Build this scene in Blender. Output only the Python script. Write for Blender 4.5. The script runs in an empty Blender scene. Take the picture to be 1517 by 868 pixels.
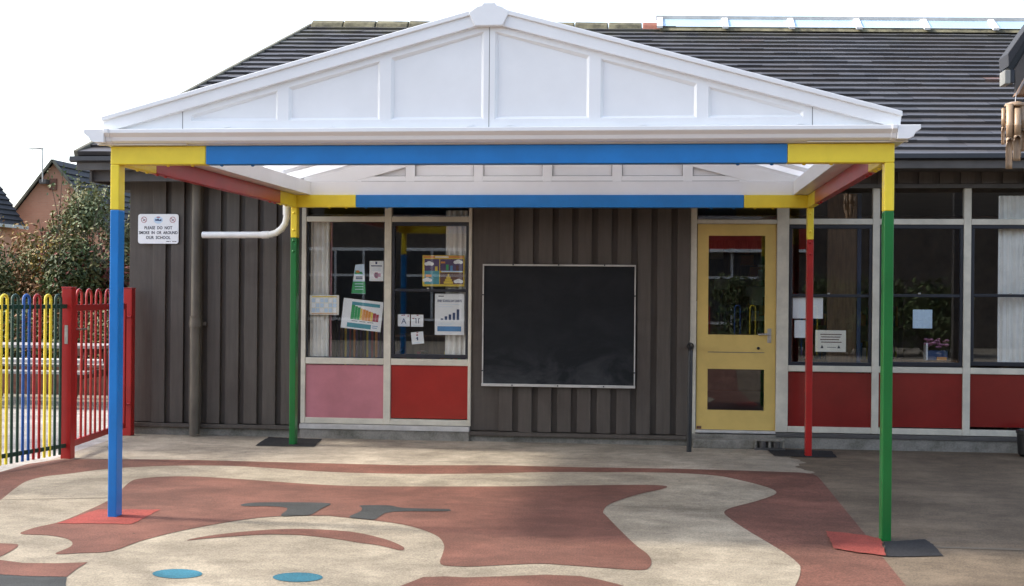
import bpy, bmesh, math, random
from mathutils import Vector, Matrix
random.seed(7)
R = math.radians
scene = bpy.context.scene
COL = scene.collection

# ---------------------------------------------------------------- camera model (level camera 1.45 m above the ground)
F_PX, YAW, ROLL = 1932.3, .1130, .0087
CAM = Vector((1.0427, -7.8901, 1.4465))
_c, _s = math.cos(YAW), math.sin(YAW)
FWD = Vector((-_s, _c, 0)); _r0 = Vector((_c, _s, 0)); _u0 = Vector((0, 0, 1))
_c, _s = math.cos(ROLL), math.sin(ROLL)
RIGHT, UP = _r0*_c + _u0*_s, _u0*_c - _r0*_s

def _ray(u, v): return FWD + RIGHT*((u-758.5)/F_PX) - UP*((v-434)/F_PX)
def on_ground(u, v, z=0.0):
    d = _ray(u, v); return CAM + d*((z-CAM.z)/d.z)
def on_wall(u, v, Y):
    d = _ray(u, v); return CAM + d*((Y-CAM.y)/d.y)

cam = bpy.data.cameras.new('camera'); cam.sensor_width = 36; cam.lens = 36*F_PX/1517
cam.clip_start = .05; cam.clip_end = 1000
co = bpy.data.objects.new('camera', cam); COL.objects.link(co)
co.matrix_world = Matrix(((RIGHT.x, UP.x, -FWD.x, CAM.x), (RIGHT.y, UP.y, -FWD.y, CAM.y), (RIGHT.z, UP.z, -FWD.z, CAM.z), (0, 0, 0, 1)))
scene.camera = co

# ---------------------------------------------------------------- light
world = bpy.data.worlds.new('World'); scene.world = world; world.use_nodes = True
SUN_EL, SUN_AZ = R(42), R(-86)          # azimuth measured from +Y towards +X: almost due left, a touch behind the school
nt = world.node_tree; nt.nodes.clear()
out = nt.nodes.new('ShaderNodeOutputWorld'); bg = nt.nodes.new('ShaderNodeBackground')
sky = nt.nodes.new('ShaderNodeTexSky'); sky.sky_type = 'NISHITA'; sky.sun_disc = False
sky.sun_elevation = SUN_EL; sky.sun_rotation = SUN_AZ; sky.air_density = 1.0; sky.dust_density = 2.5; sky.ozone_density = 1.0
hs = nt.nodes.new('ShaderNodeHueSaturation'); hs.inputs['Saturation'].default_value = .75
nt.links.new(sky.outputs[0], hs.inputs['Color']); nt.links.new(hs.outputs[0], bg.inputs[0])
bg.inputs[1].default_value = .15; nt.links.new(bg.outputs[0], out.inputs[0])
sl = bpy.data.lights.new('sun', 'SUN'); sl.energy = 1.6; sl.angle = R(5); sl.color = (1, .93, .82)
so = bpy.data.objects.new('sun', sl); COL.objects.link(so)
sd = Vector((math.sin(SUN_AZ)*math.cos(SUN_EL), math.cos(SUN_AZ)*math.cos(SUN_EL), math.sin(SUN_EL)))
so.rotation_euler = sd.to_track_quat('Z', 'Y').to_euler(); so.location = (-20, 2, 20)
scene.view_settings.view_transform = 'Standard'; scene.view_settings.look = 'None'
scene.view_settings.exposure = 1.6; scene.view_settings.gamma = 1; scene.view_settings.use_curve_mapping = False
scene.render.engine = 'CYCLES'
scene.cycles.max_bounces = 10; scene.cycles.transparent_max_bounces = 16; scene.cycles.transmission_bounces = 6
scene.cycles.sample_clamp_indirect = 4; scene.cycles.caustics_reflective = False; scene.cycles.caustics_refractive = False

# ---------------------------------------------------------------- materials
def new_mat(name):
    m = bpy.data.materials.new(name); m.use_nodes = True
    return m, m.node_tree, m.node_tree.nodes['Principled BSDF']
def noise(t, scale, detail=5, rough=.6, vec=None, dist=0):
    n = t.nodes.new('ShaderNodeTexNoise'); n.inputs['Scale'].default_value = scale
    n.inputs['Detail'].default_value = detail; n.inputs['Roughness'].default_value = rough
    n.inputs['Distortion'].default_value = dist
    if vec: t.links.new(vec, n.inputs['Vector'])
    return n.outputs['Fac']
def ramp(t, fac, a, b, ca=(0, 0, 0, 1), cb=(1, 1, 1, 1)):
    r = t.nodes.new('ShaderNodeValToRGB'); r.color_ramp.elements[0].position = a; r.color_ramp.elements[1].position = b
    r.color_ramp.elements[0].color = ca; r.color_ramp.elements[1].color = cb
    t.links.new(fac, r.inputs[0]); return r.outputs[0]
def mix(t, fac, a, b, mode='MIX'):
    m = t.nodes.new('ShaderNodeMix'); m.data_type = 'RGBA'; m.blend_type = mode
    for sock, v in ((m.inputs[0], fac), (m.inputs[6], a), (m.inputs[7], b)):
        if isinstance(v, (int, float)): sock.default_value = v
        elif isinstance(v, tuple): sock.default_value = (*v[:3], 1)
        else: t.links.new(v, sock)
    return m.outputs[2]
def coords(t, scale=(1, 1, 1)):
    c = t.nodes.new('ShaderNodeNewGeometry'); mp = t.nodes.new('ShaderNodeMapping'); mp.inputs['Scale'].default_value = scale
    t.links.new(c.outputs['Position'], mp.inputs['Vector']); return mp.outputs[0]
def bump(t, b, h, strength, dist=.01):
    n = t.nodes.new('ShaderNodeBump'); n.inputs['Strength'].default_value = strength; n.inputs['Distance'].default_value = dist
    t.links.new(h, n.inputs['Height']); t.links.new(n.outputs[0], b.inputs['Normal'])

def paint(name, c, rough=.4, var=.12, scale=3, spec=.5, metal=0, bmp=0, bscale=60, stretch=(1, 1, 1)):
    m, t, b = new_mat(name); v = coords(t, stretch)
    n = ramp(t, noise(t, scale, 6, .65, v), .4, .62)
    lo = tuple(x*(1-var) for x in c); hi = tuple(min(1, x*(1+var*.6)) for x in c)
    t.links.new(mix(t, n, lo, hi), b.inputs['Base Color'])
    b.inputs['Roughness'].default_value = rough; b.inputs['Metallic'].default_value = metal
    b.inputs['Specular IOR Level'].default_value = spec
    if bmp: bump(t, b, noise(t, bscale, 3, .6, v), bmp)
    return m

def ground_mat(name, c, dirt, dirt_amt=.5, speck=.25, rough=.85, big=.7, speckscale=95):
    m, t, b = new_mat(name); v = coords(t)
    big1 = ramp(t, noise(t, big, 8, .62, v, .5), .44, .60)
    streak = ramp(t, noise(t, 2.2, 7, .72, coords(t, (.5, 1.5, 1)), .8), .49, .64)
    mid = ramp(t, noise(t, 7, 6, .72, v), .43, .58)
    fine = ramp(t, noise(t, speckscale, 3, .65, v), .42, .58)
    grit = ramp(t, noise(t, speckscale*3.2, 2, .5, v), .3, .7)
    spots = ramp(t, noise(t, 17, 2, .4, v), .735, .76)
    col = mix(t, mix(t, dirt_amt, (0, 0, 0), big1), c, dirt)
    col = mix(t, mix(t, .5, (0, 0, 0), streak), col, tuple(x*.62 for x in dirt))
    col = mix(t, .42, col, mix(t, mid, tuple(x*.62 for x in c), tuple(min(1, x*1.22) for x in c)))
    col = mix(t, speck, col, mix(t, fine, tuple(x*.25 for x in c), tuple(min(1, x*1.75) for x in c)))
    col = mix(t, speck*.8, col, mix(t, grit, tuple(x*.3 for x in c), tuple(min(1, x*1.7) for x in c)))
    wear = ramp(t, noise(t, 1.15, 5, .58, v, .7), .40, .62, (.76, .74, .72, 1), (1.08, 1.06, 1.04, 1))
    wear2 = ramp(t, noise(t, 3.4, 5, .6, coords(t, (.7, 1.2, 1)), .4), .40, .60, (.87, .865, .86, 1), (1.05, 1.05, 1.05, 1))
    col = mix(t, 1.0, mix(t, 1.0, col, wear, 'MULTIPLY'), wear2, 'MULTIPLY')
    col = mix(t, mix(t, .6, (0, 0, 0), spots), col, tuple(x*.4 for x in dirt))
    t.links.new(col, b.inputs['Base Color']); b.inputs['Roughness'].default_value = rough
    b.inputs['Specular IOR Level'].default_value = .25
    bump(t, b, noise(t, speckscale*1.5, 3, .6, v), .6, .005)
    return m

M = {}
M['blue'] = paint('blue_powder_coat', (.009, .185, .53), .32, .08)
M['yellow'] = paint('yellow_powder_coat', (.82, .64, .04), .34, .07)
M['green'] = paint('green_powder_coat', (.010, .15, .03), .32, .1)
M['red'] = paint('red_powder_coat', (.38, .014, .012), .32, .1)
M['dark_green'] = paint('dark_green_powder_coat', (.008, .045, .028), .35, .15)
M['fence_blue'] = paint('fence_blue', (.012, .09, .33), .32, .1)
M['pvc'] = paint('white_pvc', (.80, .81, .81), .28, .03, 2)
M['pvc_pipe'] = paint('white_pipe_pvc', (.80, .80, .78), .3, .06, 4)
M['seam'] = paint('dark_gap', (.12, .12, .12), .7)
M['cream_frame'] = paint('cream_window_paint', (.60, .56, .46), .42, .12, 5)
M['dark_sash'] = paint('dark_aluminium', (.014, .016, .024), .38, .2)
M['pink_panel'] = paint('pink_spandrel', (.48, .18, .205), .35, .12, 2.2)
M['red_panel'] = paint('red_spandrel', (.33, .02, .015), .18, .1, 2.5)
M['dark_red_panel'] = paint('dark_red_spandrel', (.20, .015, .013), .18, .12, 2.5)
M['door_yellow'] = paint('door_yellow', (.62, .44, .13), .42, .08, 3)
M['steel'] = paint('worn_steel', (.5, .47, .42), .38, .15, 20, metal=1)
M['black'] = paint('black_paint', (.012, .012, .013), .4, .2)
M['grey_board'] = paint('grey_brown_fascia', (.085, .078, .072), .6, .2, 4)
M['soffit'] = paint('weathered_soffit', (.07, .062, .056), .7, .2, 4)
M['paper'] = paint('white_paper', (.9, .9, .9), .7, .04)
M['paper_cream'] = paint('cream_paper', (.86, .81, .70), .7, .05)
M['ink'] = paint('black_ink', (.03, .03, .04), .6)
M['ink_red'] = paint('red_ink', (.42, .05, .07), .6)
M['ink_blue'] = paint('blue_ink', (.10, .28, .55), .6)
M['ink_navy'] = paint('navy_ink', (.05, .08, .18), .6)
M['ink_teal'] = paint('teal_ink', (.08, .32, .38), .6)
M['ink_green'] = paint('green_ink', (.05, .36, .12), .6)
M['ink_orange'] = paint('orange_ink', (.72, .28, .05), .6)
M['ink_yellow'] = paint('yellow_ink', (.75, .55, .06), .6)
M['ink_purple'] = paint('purple_ink', (.10, .06, .14), .6)
M['ink_pink'] = paint('pink_ink', (.6, .25, .38), .6)
M['ink_pale'] = paint('pale_blue_ink', (.62, .76, .9), .6)
M['curtain'] = paint('pale_curtain', (.86, .83, .77), .9, .08, 6)
M['curtain_pink'] = paint('pink_trim', (.42, .20, .22), .9)
M['bamboo'] = paint('bamboo', (.36, .245, .15), .4, .35, 14, stretch=(1, 1, .3))
M['brown_pipe'] = paint('brown_pipe', (.105, .088, .066), .5, .25, 5, stretch=(1, 1, .4))
M['rubber_black'] = ground_mat('black_tarmac', (.022, .022, .024), (.05, .05, .048), .4, .4)
M['handrail'] = paint('dark_handrail', (.014, .015, .017), .45, .25)
M['roomwall'] = paint('room_wall', (.26, .17, .11), .9, .25, 2)
M['roomfloor'] = paint('room_floor', (.10, .085, .07), .6, .2, 2)
M['roomceil'] = paint('room_ceiling', (.5, .48, .45), .9, .05)
M['timber'] = paint('interior_timber', (.22, .12, .055), .55, .25, 8, stretch=(6, 6, .6))
M['bench_top'] = paint('weathered_bench_timber', (.30, .28, .26), .7, .25, 6, stretch=(.6, 6, 6))
M['bench_leg'] = paint('stained_bench_timber', (.13, .055, .035), .7, .25, 6)
M['brick_low'] = paint('low_brick', (.2, .09, .06), .85, .3, 9)
M['coping'] = paint('pale_coping', (.5, .48, .45), .8, .15, 6)
M['grey_pvc'] = paint('grey_gutter_pvc', (.24, .24, .22), .45, .15, 6)
M['shade_line'] = paint('grey_shade_line', (.28, .27, .27), .7, .05)
M['slate'] = paint('chalkboard', (.022, .024, .027), .5, .2, 3)

# chalkboard with a chalk-dust smear near its lower edge
def chalkboard():
    m, t, b = new_mat('chalk_dusted_board'); v = coords(t, (1, 1, 1.6))
    n = ramp(t, noise(t, 2.6, 6, .65, v, .6), .42, .85)
    g = t.nodes.new('ShaderNodeSeparateXYZ'); t.links.new(coords(t), g.inputs[0])
    low = t.nodes.new('ShaderNodeMapRange'); low.inputs[1].default_value = .95; low.inputs[2].default_value = .55
    low.inputs[3].default_value = .12; low.inputs[4].default_value = .85; t.links.new(g.outputs['Z'], low.inputs[0])
    mm = t.nodes.new('ShaderNodeMath'); mm.operation = 'MULTIPLY'; t.links.new(n, mm.inputs[0]); t.links.new(low.outputs[0], mm.inputs[1])
    t.links.new(mix(t, mm.outputs[0], (.009, .0105, .013), (.10, .105, .11)), b.inputs['Base Color'])
    b.inputs['Roughness'].default_value = .6; b.inputs['Specular IOR Level'].default_value = .2; return m
M['chalk'] = chalkboard()

# painted timber cladding: brown paint, vertical grain, rubbed patches, pale splash near the ground
def cladding_mat():
    m, t, b = new_mat('brown_painted_cladding'); v = coords(t, (9, 9, .55)); w = coords(t)
    grain = ramp(t, noise(t, 3.5, 7, .7, v), .36, .66)
    patch = ramp(t, noise(t, 1.1, 6, .65, w, .5), .50, .64)
    col = mix(t, grain, (.066, .053, .042), (.090, .074, .060))
    col = mix(t, mix(t, .55, (0, 0, 0), patch), col, (.048, .034, .027))
    n2 = ramp(t, noise(t, 28, 3, .7, w), .66, .72)
    col = mix(t, mix(t, .25, (0, 0, 0), n2), col, (.12, .11, .1))
    t.links.new(col, b.inputs['Base Color']); b.inputs['Roughness'].default_value = .55
    bump(t, b, noise(t, 6, 5, .6, v), .25, .004); return m
M['clad'] = cladding_mat()

def plinth_mat():
    m, t, b = new_mat('mossy_concrete_plinth'); w = coords(t)
    n = ramp(t, noise(t, 4, 7, .7, w, .2), .40, .66)
    f = ramp(t, noise(t, 60, 4, .7, w), .3, .7)
    col = mix(t, n, (.27, .25, .215), (.075, .07, .05)); col = mix(t, .3, col, mix(t, f, (.08, .075, .06), (.36, .34, .3)))
    t.links.new(col, b.inputs['Base Color']); b.inputs['Roughness'].default_value = .9
    bump(t, b, noise(t, 40, 4, .6, w), .5, .006); return m
M['plinth'] = plinth_mat()

def tile_mat():
    m, t, b = new_mat('concrete_roof_tile'); w = coords(t)
    a = t.nodes.new('ShaderNodeAttribute'); a.attribute_name = 'tone'
    base = ramp(t, a.outputs['Fac'], 0, 1, (.036, .034, .036, 1), (.074, .071, .074, 1))
    cr = base.node.color_ramp; cr.elements[1].position = .988; e = cr.elements.new(.9885); e.color = (.085, .07, .066, 1); e = cr.elements.new(.9965); e.color = (.10, .085, .08, 1); e = cr.elements.new(.997); e.color = (.2, .085, .055, 1)
    li = ramp(t, noise(t, 11, 5, .75, w), .66, .72)
    col = mix(t, mix(t, .45, (0, 0, 0), li), base, (.30, .30, .27))
    g = t.nodes.new('ShaderNodeSeparateXYZ'); t.links.new(w, g.inputs[0])
    hi = t.nodes.new('ShaderNodeMapRange'); hi.inputs[1].default_value = 4.5; hi.inputs[2].default_value = 5.3; t.links.new(g.outputs['Z'], hi.inputs[0])
    mo = ramp(t, noise(t, 2.2, 6, .75, w), .44, .56)
    mm = t.nodes.new('ShaderNodeMath'); mm.operation = 'MULTIPLY'; t.links.new(mo, mm.inputs[0]); t.links.new(hi.outputs[0], mm.inputs[1])
    pt_n = ramp(t, noise(t, .8, 6, .7, w, .4), .46, .60)
    col = mix(t, mix(t, .45, (0, 0, 0), pt_n), col, (.058, .045, .036))
    col = mix(t, mm.outputs[0], col, (.09, .085, .05))
    t.links.new(col, b.inputs['Base Color']); b.inputs['Roughness'].default_value = .45
    bump(t, b, noise(t, 30, 4, .6, w), .3, .004); return m
M['tile'] = tile_mat()
M['ridge'] = paint('mossy_ridge_tile', (.15, .135, .08), .85, .55, 5)
M['ridge_new'] = paint('terracotta_ridge_tile', (.30, .11, .07), .7, .25, 5)

def brick_mat(name, c1, c2, mort):
    m, t, b = new_mat(name)
    tc = t.nodes.new('ShaderNodeNewGeometry'); sp = t.nodes.new('ShaderNodeSeparateXYZ'); t.links.new(tc.outputs['Position'], sp.inputs[0])
    cb = t.nodes.new('ShaderNodeCombineXYZ'); ad = t.nodes.new('ShaderNodeMath'); t.links.new(sp.outputs['X'], ad.inputs[0]); t.links.new(sp.outputs['Y'], ad.inputs[1])
    t.links.new(ad.outputs[0], cb.inputs[0]); t.links.new(sp.outputs['Z'], cb.inputs[1])
    br = t.nodes.new('ShaderNodeTexBrick'); t.links.new(cb.outputs[0], br.inputs['Vector']); br.inputs['Scale'].default_value = 4.4
    br.inputs['Color1'].default_value = (*c1, 1); br.inputs['Color2'].default_value = (*c2, 1); br.inputs['Mortar'].default_value = (*mort, 1)
    br.inputs['Mortar Size'].default_value = .014; br.inputs['Row Height'].default_value = .33; br.inputs['Brick Width'].default_value = 1.0
    n = ramp(t, noise(t, .9, 6, .7, coords(t)), .3, .75)
    t.links.new(mix(t, .5, br.outputs['Color'], mix(t, n, tuple(x*.7 for x in c1), tuple(x*1.15 for x in c2))), b.inputs['Base Color'])
    b.inputs['Roughness'].default_value = .9; return m
M['brick'] = brick_mat('orange_brick', (.60, .31, .20), (.54, .26, .165), (.5, .42, .34))
M['far_tile'] = paint('far_roof_tile', (.02, .021, .025), .75, .35, 2)
M['far_roof_moss'] = paint('verge_mortar', (.17, .16, .12), .9, .3, 2)

def glass_mat(name, refl=1.0, tint=(.9, .93, .93), rough=.0):
    m = bpy.data.materials.new(name); m.use_nodes = True; t = m.node_tree; t.nodes.clear()
    o = t.nodes.new('ShaderNodeOutputMaterial'); mx = t.nodes.new('ShaderNodeMixShader')
    tr = t.nodes.new('ShaderNodeBsdfTransparent'); tr.inputs[0].default_value = (*tint, 1)
    gl = t.nodes.new('ShaderNodeBsdfGlossy'); gl.inputs['Roughness'].default_value = rough; gl.inputs['Color'].default_value = (.95, .97, 1, 1)
    fr = t.nodes.new('ShaderNodeFresnel'); fr.inputs[0].default_value = 1.5
    ge = t.nodes.new('ShaderNodeNewGeometry'); mr = t.nodes.new('ShaderNodeMapRange'); mr.inputs[3].default_value = 1.5; mr.inputs[4].default_value = 1/1.5
    t.links.new(ge.outputs['Backfacing'], mr.inputs[0]); t.links.new(mr.outputs[0], fr.inputs[0])
    mu = t.nodes.new('ShaderNodeMath'); mu.operation = 'MULTIPLY'; mu.inputs[1].default_value = refl; mu.use_clamp = True
    t.links.new(fr.outputs[0], mu.inputs[0]); t.links.new(mu.outputs[0], mx.inputs[0])
    t.links.new(tr.outputs[0], mx.inputs[1]); t.links.new(gl.outputs[0], mx.inputs[2]); t.links.new(mx.outputs[0], o.inputs[0])
    return m
M['glass'] = glass_mat('window_glass', 1.3, (.97, .98, .98))
M['roof_glass'] = paint('rooflight_glass', (.42, .58, .70), .12, .12, .8)

def poly_mat():
    m, t, b = new_mat('opal_polycarbonate'); t.nodes.remove(b)
    o = t.nodes['Material Output']; mx = t.nodes.new('ShaderNodeMixShader'); mx.inputs[0].default_value = .6
    d = t.nodes.new('ShaderNodeBsdfDiffuse'); d.inputs[0].default_value = (.82, .83, .84, 1)
    tl = t.nodes.new('ShaderNodeBsdfTranslucent'); tl.inputs[0].default_value = (.9, .9, .92, 1)
    t.links.new(d.outputs[0], mx.inputs[1]); t.links.new(tl.outputs[0], mx.inputs[2]); t.links.new(mx.outputs[0], o.inputs[0]); return m
M['poly'] = poly_mat()

M['terracotta'] = ground_mat('terracotta_wetpour', (.165, .072, .051), (.09, .054, .040), 1, .34)
M['cream'] = ground_mat('cream_wetpour', (.33, .29, .22), (.19, .16, .115), .95, .28)
M['red_patch'] = ground_mat('bright_red_wetpour', (.29, .056, .042), (.16, .058, .045), .8, .35)
M['eye_blue'] = ground_mat('blue_wetpour', (.03, .15, .21), (.035, .125, .17), .5, .25)
M['brow'] = ground_mat('dark_grey_wetpour', (.038, .042, .042), (.06, .055, .048), .5, .3)
M['path'] = ground_mat('pale_concrete_path', (.38, .335, .265), (.12, .10, .07), .95, .22, big=.55)
M['apron'] = ground_mat('stained_shaded_concrete', (.17, .132, .092), (.072, .056, .038), 1, .25, big=.45)  # dirty brown concrete, darkened further by shade put into its colour
M['earth'] = ground_mat('worn_ground', (.30, .28, .24), (.2, .19, .15), .6, .2)
M['sunny'] = ground_mat('pale_slab_path', (.40, .385, .36), (.3, .285, .26), .6, .2)
M['joint'] = paint('ground_joint', (.13, .105, .075), .95)
M['grass'] = paint('grass', (.07, .10, .03), .95, .4, 3)

def leaf(name, c):
    m, t, b = new_mat(name); v = coords(t)
    n = ramp(t, noise(t, 9, 3, .6, v), .3, .7)
    t.links.new(mix(t, n, tuple(x*.6 for x in c), tuple(x*1.4 for x in c)), b.inputs['Base Color'])
    b.inputs['Roughness'].default_value = .6; b.inputs['Specular IOR Level'].default_value = .25
    b.inputs['Subsurface Weight'].default_value = 0; return m
LEAF = {k: leaf('leaf_'+k, c) for k, c in dict(dark=(.045, .065, .022), green=(.085, .12, .04), grey=(.16, .19, .095), olive=(.15, .14, .05),
        rust=(.21, .10, .04), red=(.16, .04, .028), tan=(.28, .19, .085), yellow=(.30, .2, .04)).items()}
M['bark'] = paint('bark', (.09, .065, .045), .9, .3, 12)

# ---------------------------------------------------------------- mesh building
class MB:
    def __init__(s): s.v = []; s.f = []; s.mi = []; s.tone = []; s.mats = []
    def m(s, mat):
        if mat not in s.mats: s.mats.append(mat)
        return s.mats.index(mat)
    def add(s, vs, fs, mat, tone=0.5):
        o = len(s.v); s.v += [tuple(p) for p in vs]; i = s.m(mat)
        for f in fs: s.f.append([o+k for k in f]); s.mi.append(i); s.tone.append(tone)
    def box(s, x0, x1, y0, y1, z0, z1, mat, tone=.5):
        x0, x1 = sorted((x0, x1)); y0, y1 = sorted((y0, y1)); z0, z1 = sorted((z0, z1))
        s.add([(x0,y0,z0),(x1,y0,z0),(x1,y1,z0),(x0,y1,z0),(x0,y0,z1),(x1,y0,z1),(x1,y1,z1),(x0,y1,z1)],
              [(0,3,2,1),(4,5,6,7),(0,1,5,4),(1,2,6,5),(2,3,7,6),(3,0,4,7)], mat, tone)
    def prism(s, poly, axis, a, b, mat):           # polygon in the two other axes, extruded along axis
        def P(p, t): return {'x': (t, p[0], p[1]), 'y': (p[0], t, p[1]), 'z': (p[0], p[1], t)}[axis]
        n = len(poly); vs = [P(p, a) for p in poly]+[P(p, b) for p in poly]
        s.add(vs, [tuple(range(n)), tuple(range(2*n-1, n-1, -1))]+[(i, i+n, (i+1) % n+n, (i+1) % n) for i in range(n)], mat)
    def bar(s, p, q, w, h, mat, up=(0, 0, 1)):      # a square bar from p to q, w across, h along up
        p, q = Vector(p), Vector(q); d = (q-p).normalized(); u = Vector(up); u = (u-d*u.dot(d)).normalized(); r = d.cross(u)
        vs = [e+r*(a*w/2)+u*(b*h/2) for e in (p, q) for a, b in ((-1,-1),(1,-1),(1,1),(-1,1))]
        s.add(vs, [(0,1,2,3),(7,6,5,4),(0,4,5,1),(1,5,6,2),(2,6,7,3),(3,7,4,0)], mat)
    def tube(s, pts, r, mat, n=12, caps=True):
        pts = [Vector(p) for p in pts]; rs = r if isinstance(r, (list, tuple)) else [r]*len(pts)
        u = None; rings = []
        for i, p in enumerate(pts):
            d = (pts[min(i+1, len(pts)-1)]-pts[max(i-1, 0)]).normalized()
            if u is None: u = d.orthogonal().normalized()
            u = (u-d*u.dot(d)).normalized(); w = d.cross(u)
            rings.append([p+(u*math.cos(2*math.pi*k/n)+w*math.sin(2*math.pi*k/n))*rs[i] for k in range(n)])
        vs = [x for g in rings for x in g]; fs = []
        for i in range(len(pts)-1):
            for k in range(n): fs.append((i*n+k, i*n+(k+1) % n, (i+1)*n+(k+1) % n, (i+1)*n+k))
        if caps: fs += [tuple(range(n-1, -1, -1)), tuple((len(pts)-1)*n+k for k in range(n))]
        s.add(vs, fs, mat)
    def lathe(s, c, prof, mat, n=20, axis='z'):     # prof: (radius, height)
        vs = []; fs = []
        for r, h in prof:
            for k in range(n):
                a = 2*math.pi*k/n; x, y = r*math.cos(a), r*math.sin(a)
                vs.append(Vector(c)+Vector({'z': (x, y, h), 'y': (x, h, y), 'x': (h, x, y)}[axis]))
        for i in range(len(prof)-1):
            for k in range(n): fs.append((i*n+k, i*n+(k+1) % n, (i+1)*n+(k+1) % n, (i+1)*n+k))
        fs += [tuple(range(n-1, -1, -1)), tuple((len(prof)-1)*n+k for k in range(n))]
        s.add(vs, fs, mat)
    def ring(s, outer, inner, y0, y1, mat):         # flat loop between two matching polygons (x, z), sloping from y0 (outer) to y1 (inner)
        n = len(outer); vs = [(p[0], y0, p[1]) for p in outer]+[(p[0], y1, p[1]) for p in inner]
        s.add(vs, [(i, (i+1) % n, (i+1) % n+n, i+n) for i in range(n)], mat)
    def build(s, name, parent=None, smooth=False, bevel=0, loc=None):
        off = Vector(parent.get('_base', (0, 0, 0))) if parent else Vector(loc or (0, 0, 0))
        me = bpy.data.meshes.new(name); me.from_pydata([Vector(p)-off for p in s.v], [], s.f)
        for m_ in s.mats: me.materials.append(m_)
        me.polygons.foreach_set('material_index', s.mi)
        at = me.attributes.new('tone', 'FLOAT', 'FACE'); at.data.foreach_set('value', s.tone)
        bm = bmesh.new(); bm.from_mesh(me); bmesh.ops.recalc_face_normals(bm, faces=bm.faces); bm.to_mesh(me); bm.free()
        if smooth: me.polygons.foreach_set('use_smooth', [True]*len(me.polygons))
        o = bpy.data.objects.new(name, me); COL.objects.link(o)
        if parent: o.parent = parent
        else: o.location = off
        o['_base'] = tuple(off)
        if bevel:
            b = o.modifiers.new('bevel', 'BEVEL'); b.width = bevel; b.segments = 2; b.limit_method = 'ANGLE'
        if smooth:
            e = o.modifiers.new('edges', 'EDGE_SPLIT'); e.split_angle = R(40)
        return o

def tag(o, label=None, cat=None, group=None, kind=None):
    if label: o['label'] = label
    if cat: o['category'] = cat
    if group: o['group'] = group
    if kind: o['kind'] = kind
    return o
def thing(name, loc, label, cat, group=None):
    o = bpy.data.objects.new(name, None); COL.objects.link(o); o.location = loc; o['_base'] = tuple(loc)
    return tag(o, label, cat, group)
def text_mesh(mb, s, x, z, y, size, mat, align='CENTER', bold=0.0, squeeze=1.0):
    """upright lettering facing the viewer (-Y), added to a mesh"""
    cu = bpy.data.curves.new('lettering', 'FONT'); cu.body = s; cu.size = size; cu.align_x = align; cu.align_y = 'CENTER'
    cu.offset = bold; cu.resolution_u = 3
    ob = bpy.data.objects.new('lettering', cu); COL.objects.link(ob)
    dg = bpy.context.evaluated_depsgraph_get(); dg.update()
    me = bpy.data.meshes.new_from_object(ob.evaluated_get(dg))
    mb.add([(x+v.co.x*squeeze, y, z+v.co.y) for v in me.vertices], [tuple(p.vertices) for p in me.polygons], mat)
    bpy.data.objects.remove(ob); bpy.data.curves.remove(cu); bpy.data.meshes.remove(me)

def smooth_poly(pts, k=4, closed=True):
    n = len(pts); o = []
    for i in range(n if closed else n-1):
        p0, p1, p2, p3 = (Vector((*pts[j % n],)) if closed else Vector(pts[max(0, min(n-1, j))]) for j in (i-1, i, i+1, i+2))
        for t in range(k):
            t /= k
            o.append(.5*((2*p1)+(p2-p0)*t+(2*p0-5*p1+4*p2-p3)*t*t+(3*p1-p0-3*p2+p3)*t*t*t))
    if not closed: o.append(Vector(pts[-1]))
    return [(p.x, p.y) for p in o]
def ground_sheet(name, px, z, mat, world_pts=False, curve=0, kind='structure'):
    pts = smooth_poly(px, curve) if curve else px
    P = [(p[0], p[1]) if world_pts else tuple(on_ground(p[0], p[1])[:2]) for p in pts]
    bm = bmesh.new(); vs = [bm.verts.new((x, y, z*.62)) for x, y in P]
    f = bm.faces.new(vs); f.normal_update()
    if f.normal.z < 0: f.normal_flip()
    bmesh.ops.triangulate(bm, faces=[f], ngon_method='EAR_CLIP')
    me = bpy.data.meshes.new(name); bm.to_mesh(me); bm.free(); me.materials.append(mat)
    o = bpy.data.objects.new(name, me); COL.objects.link(o); o['kind'] = kind; return o

# ================================================================ GROUND
ground_sheet('ground', [(-400, -300), (400, -300), (400, 500), (-400, 500)], 0, M['earth'], True)
pv = [on_ground(1213, 707), on_ground(1239, 740), on_ground(1283, 794), on_ground(1308, 827), on_ground(1341, 868), on_ground(1440, 1000)]
edge = [(p.x, p.y) for p in pv]
seam_ = [(2.25+.05*math.sin(k*.55)+.02*math.sin(k*1.9+1)+random.uniform(-.012, .012), 5.2-2.4*k/40) for k in range(41)]   # ragged edge between the path and the dirtier, shade-toned apron
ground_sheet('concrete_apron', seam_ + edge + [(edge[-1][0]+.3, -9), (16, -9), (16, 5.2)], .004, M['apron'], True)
ground_sheet('path', [(-4.6, 5.2), (-4.6, 2.3), (2.28, 2.3)] + seam_[::-1], .0035, M['path'], True)
ground_sheet('slab_path', [(-14, 6.6), (-14, -3), (-4.05, -3), (-4.07, 2.7), (-4.24, 4.6), (-4.32, 4.9), (-4.5, 7.2)], .0037, M['sunny'], True)
ground_sheet('lawn', [(-40, 60), (-40, 9.3), (-4.6, 9.6), (-4.6, 60)], .004, M['grass'], True)
top_edge = [(41, 688), (89, 681), (185, 681), (281, 682), (398, 685), (520, 688), (603, 690), (740, 690), (860, 693), (1000, 695), (1102, 698), (1180, 700.5), (1203, 702.5), (1213, 708)]
ground_sheet('playground_surface', [(-4.1, -9), (-4.1, 1.9)] + [tuple(on_ground(*p)[:2]) for p in top_edge] + edge[1:] + [(edge[-1][0]+.3, -9)], .008, M['terracotta'], True)
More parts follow.
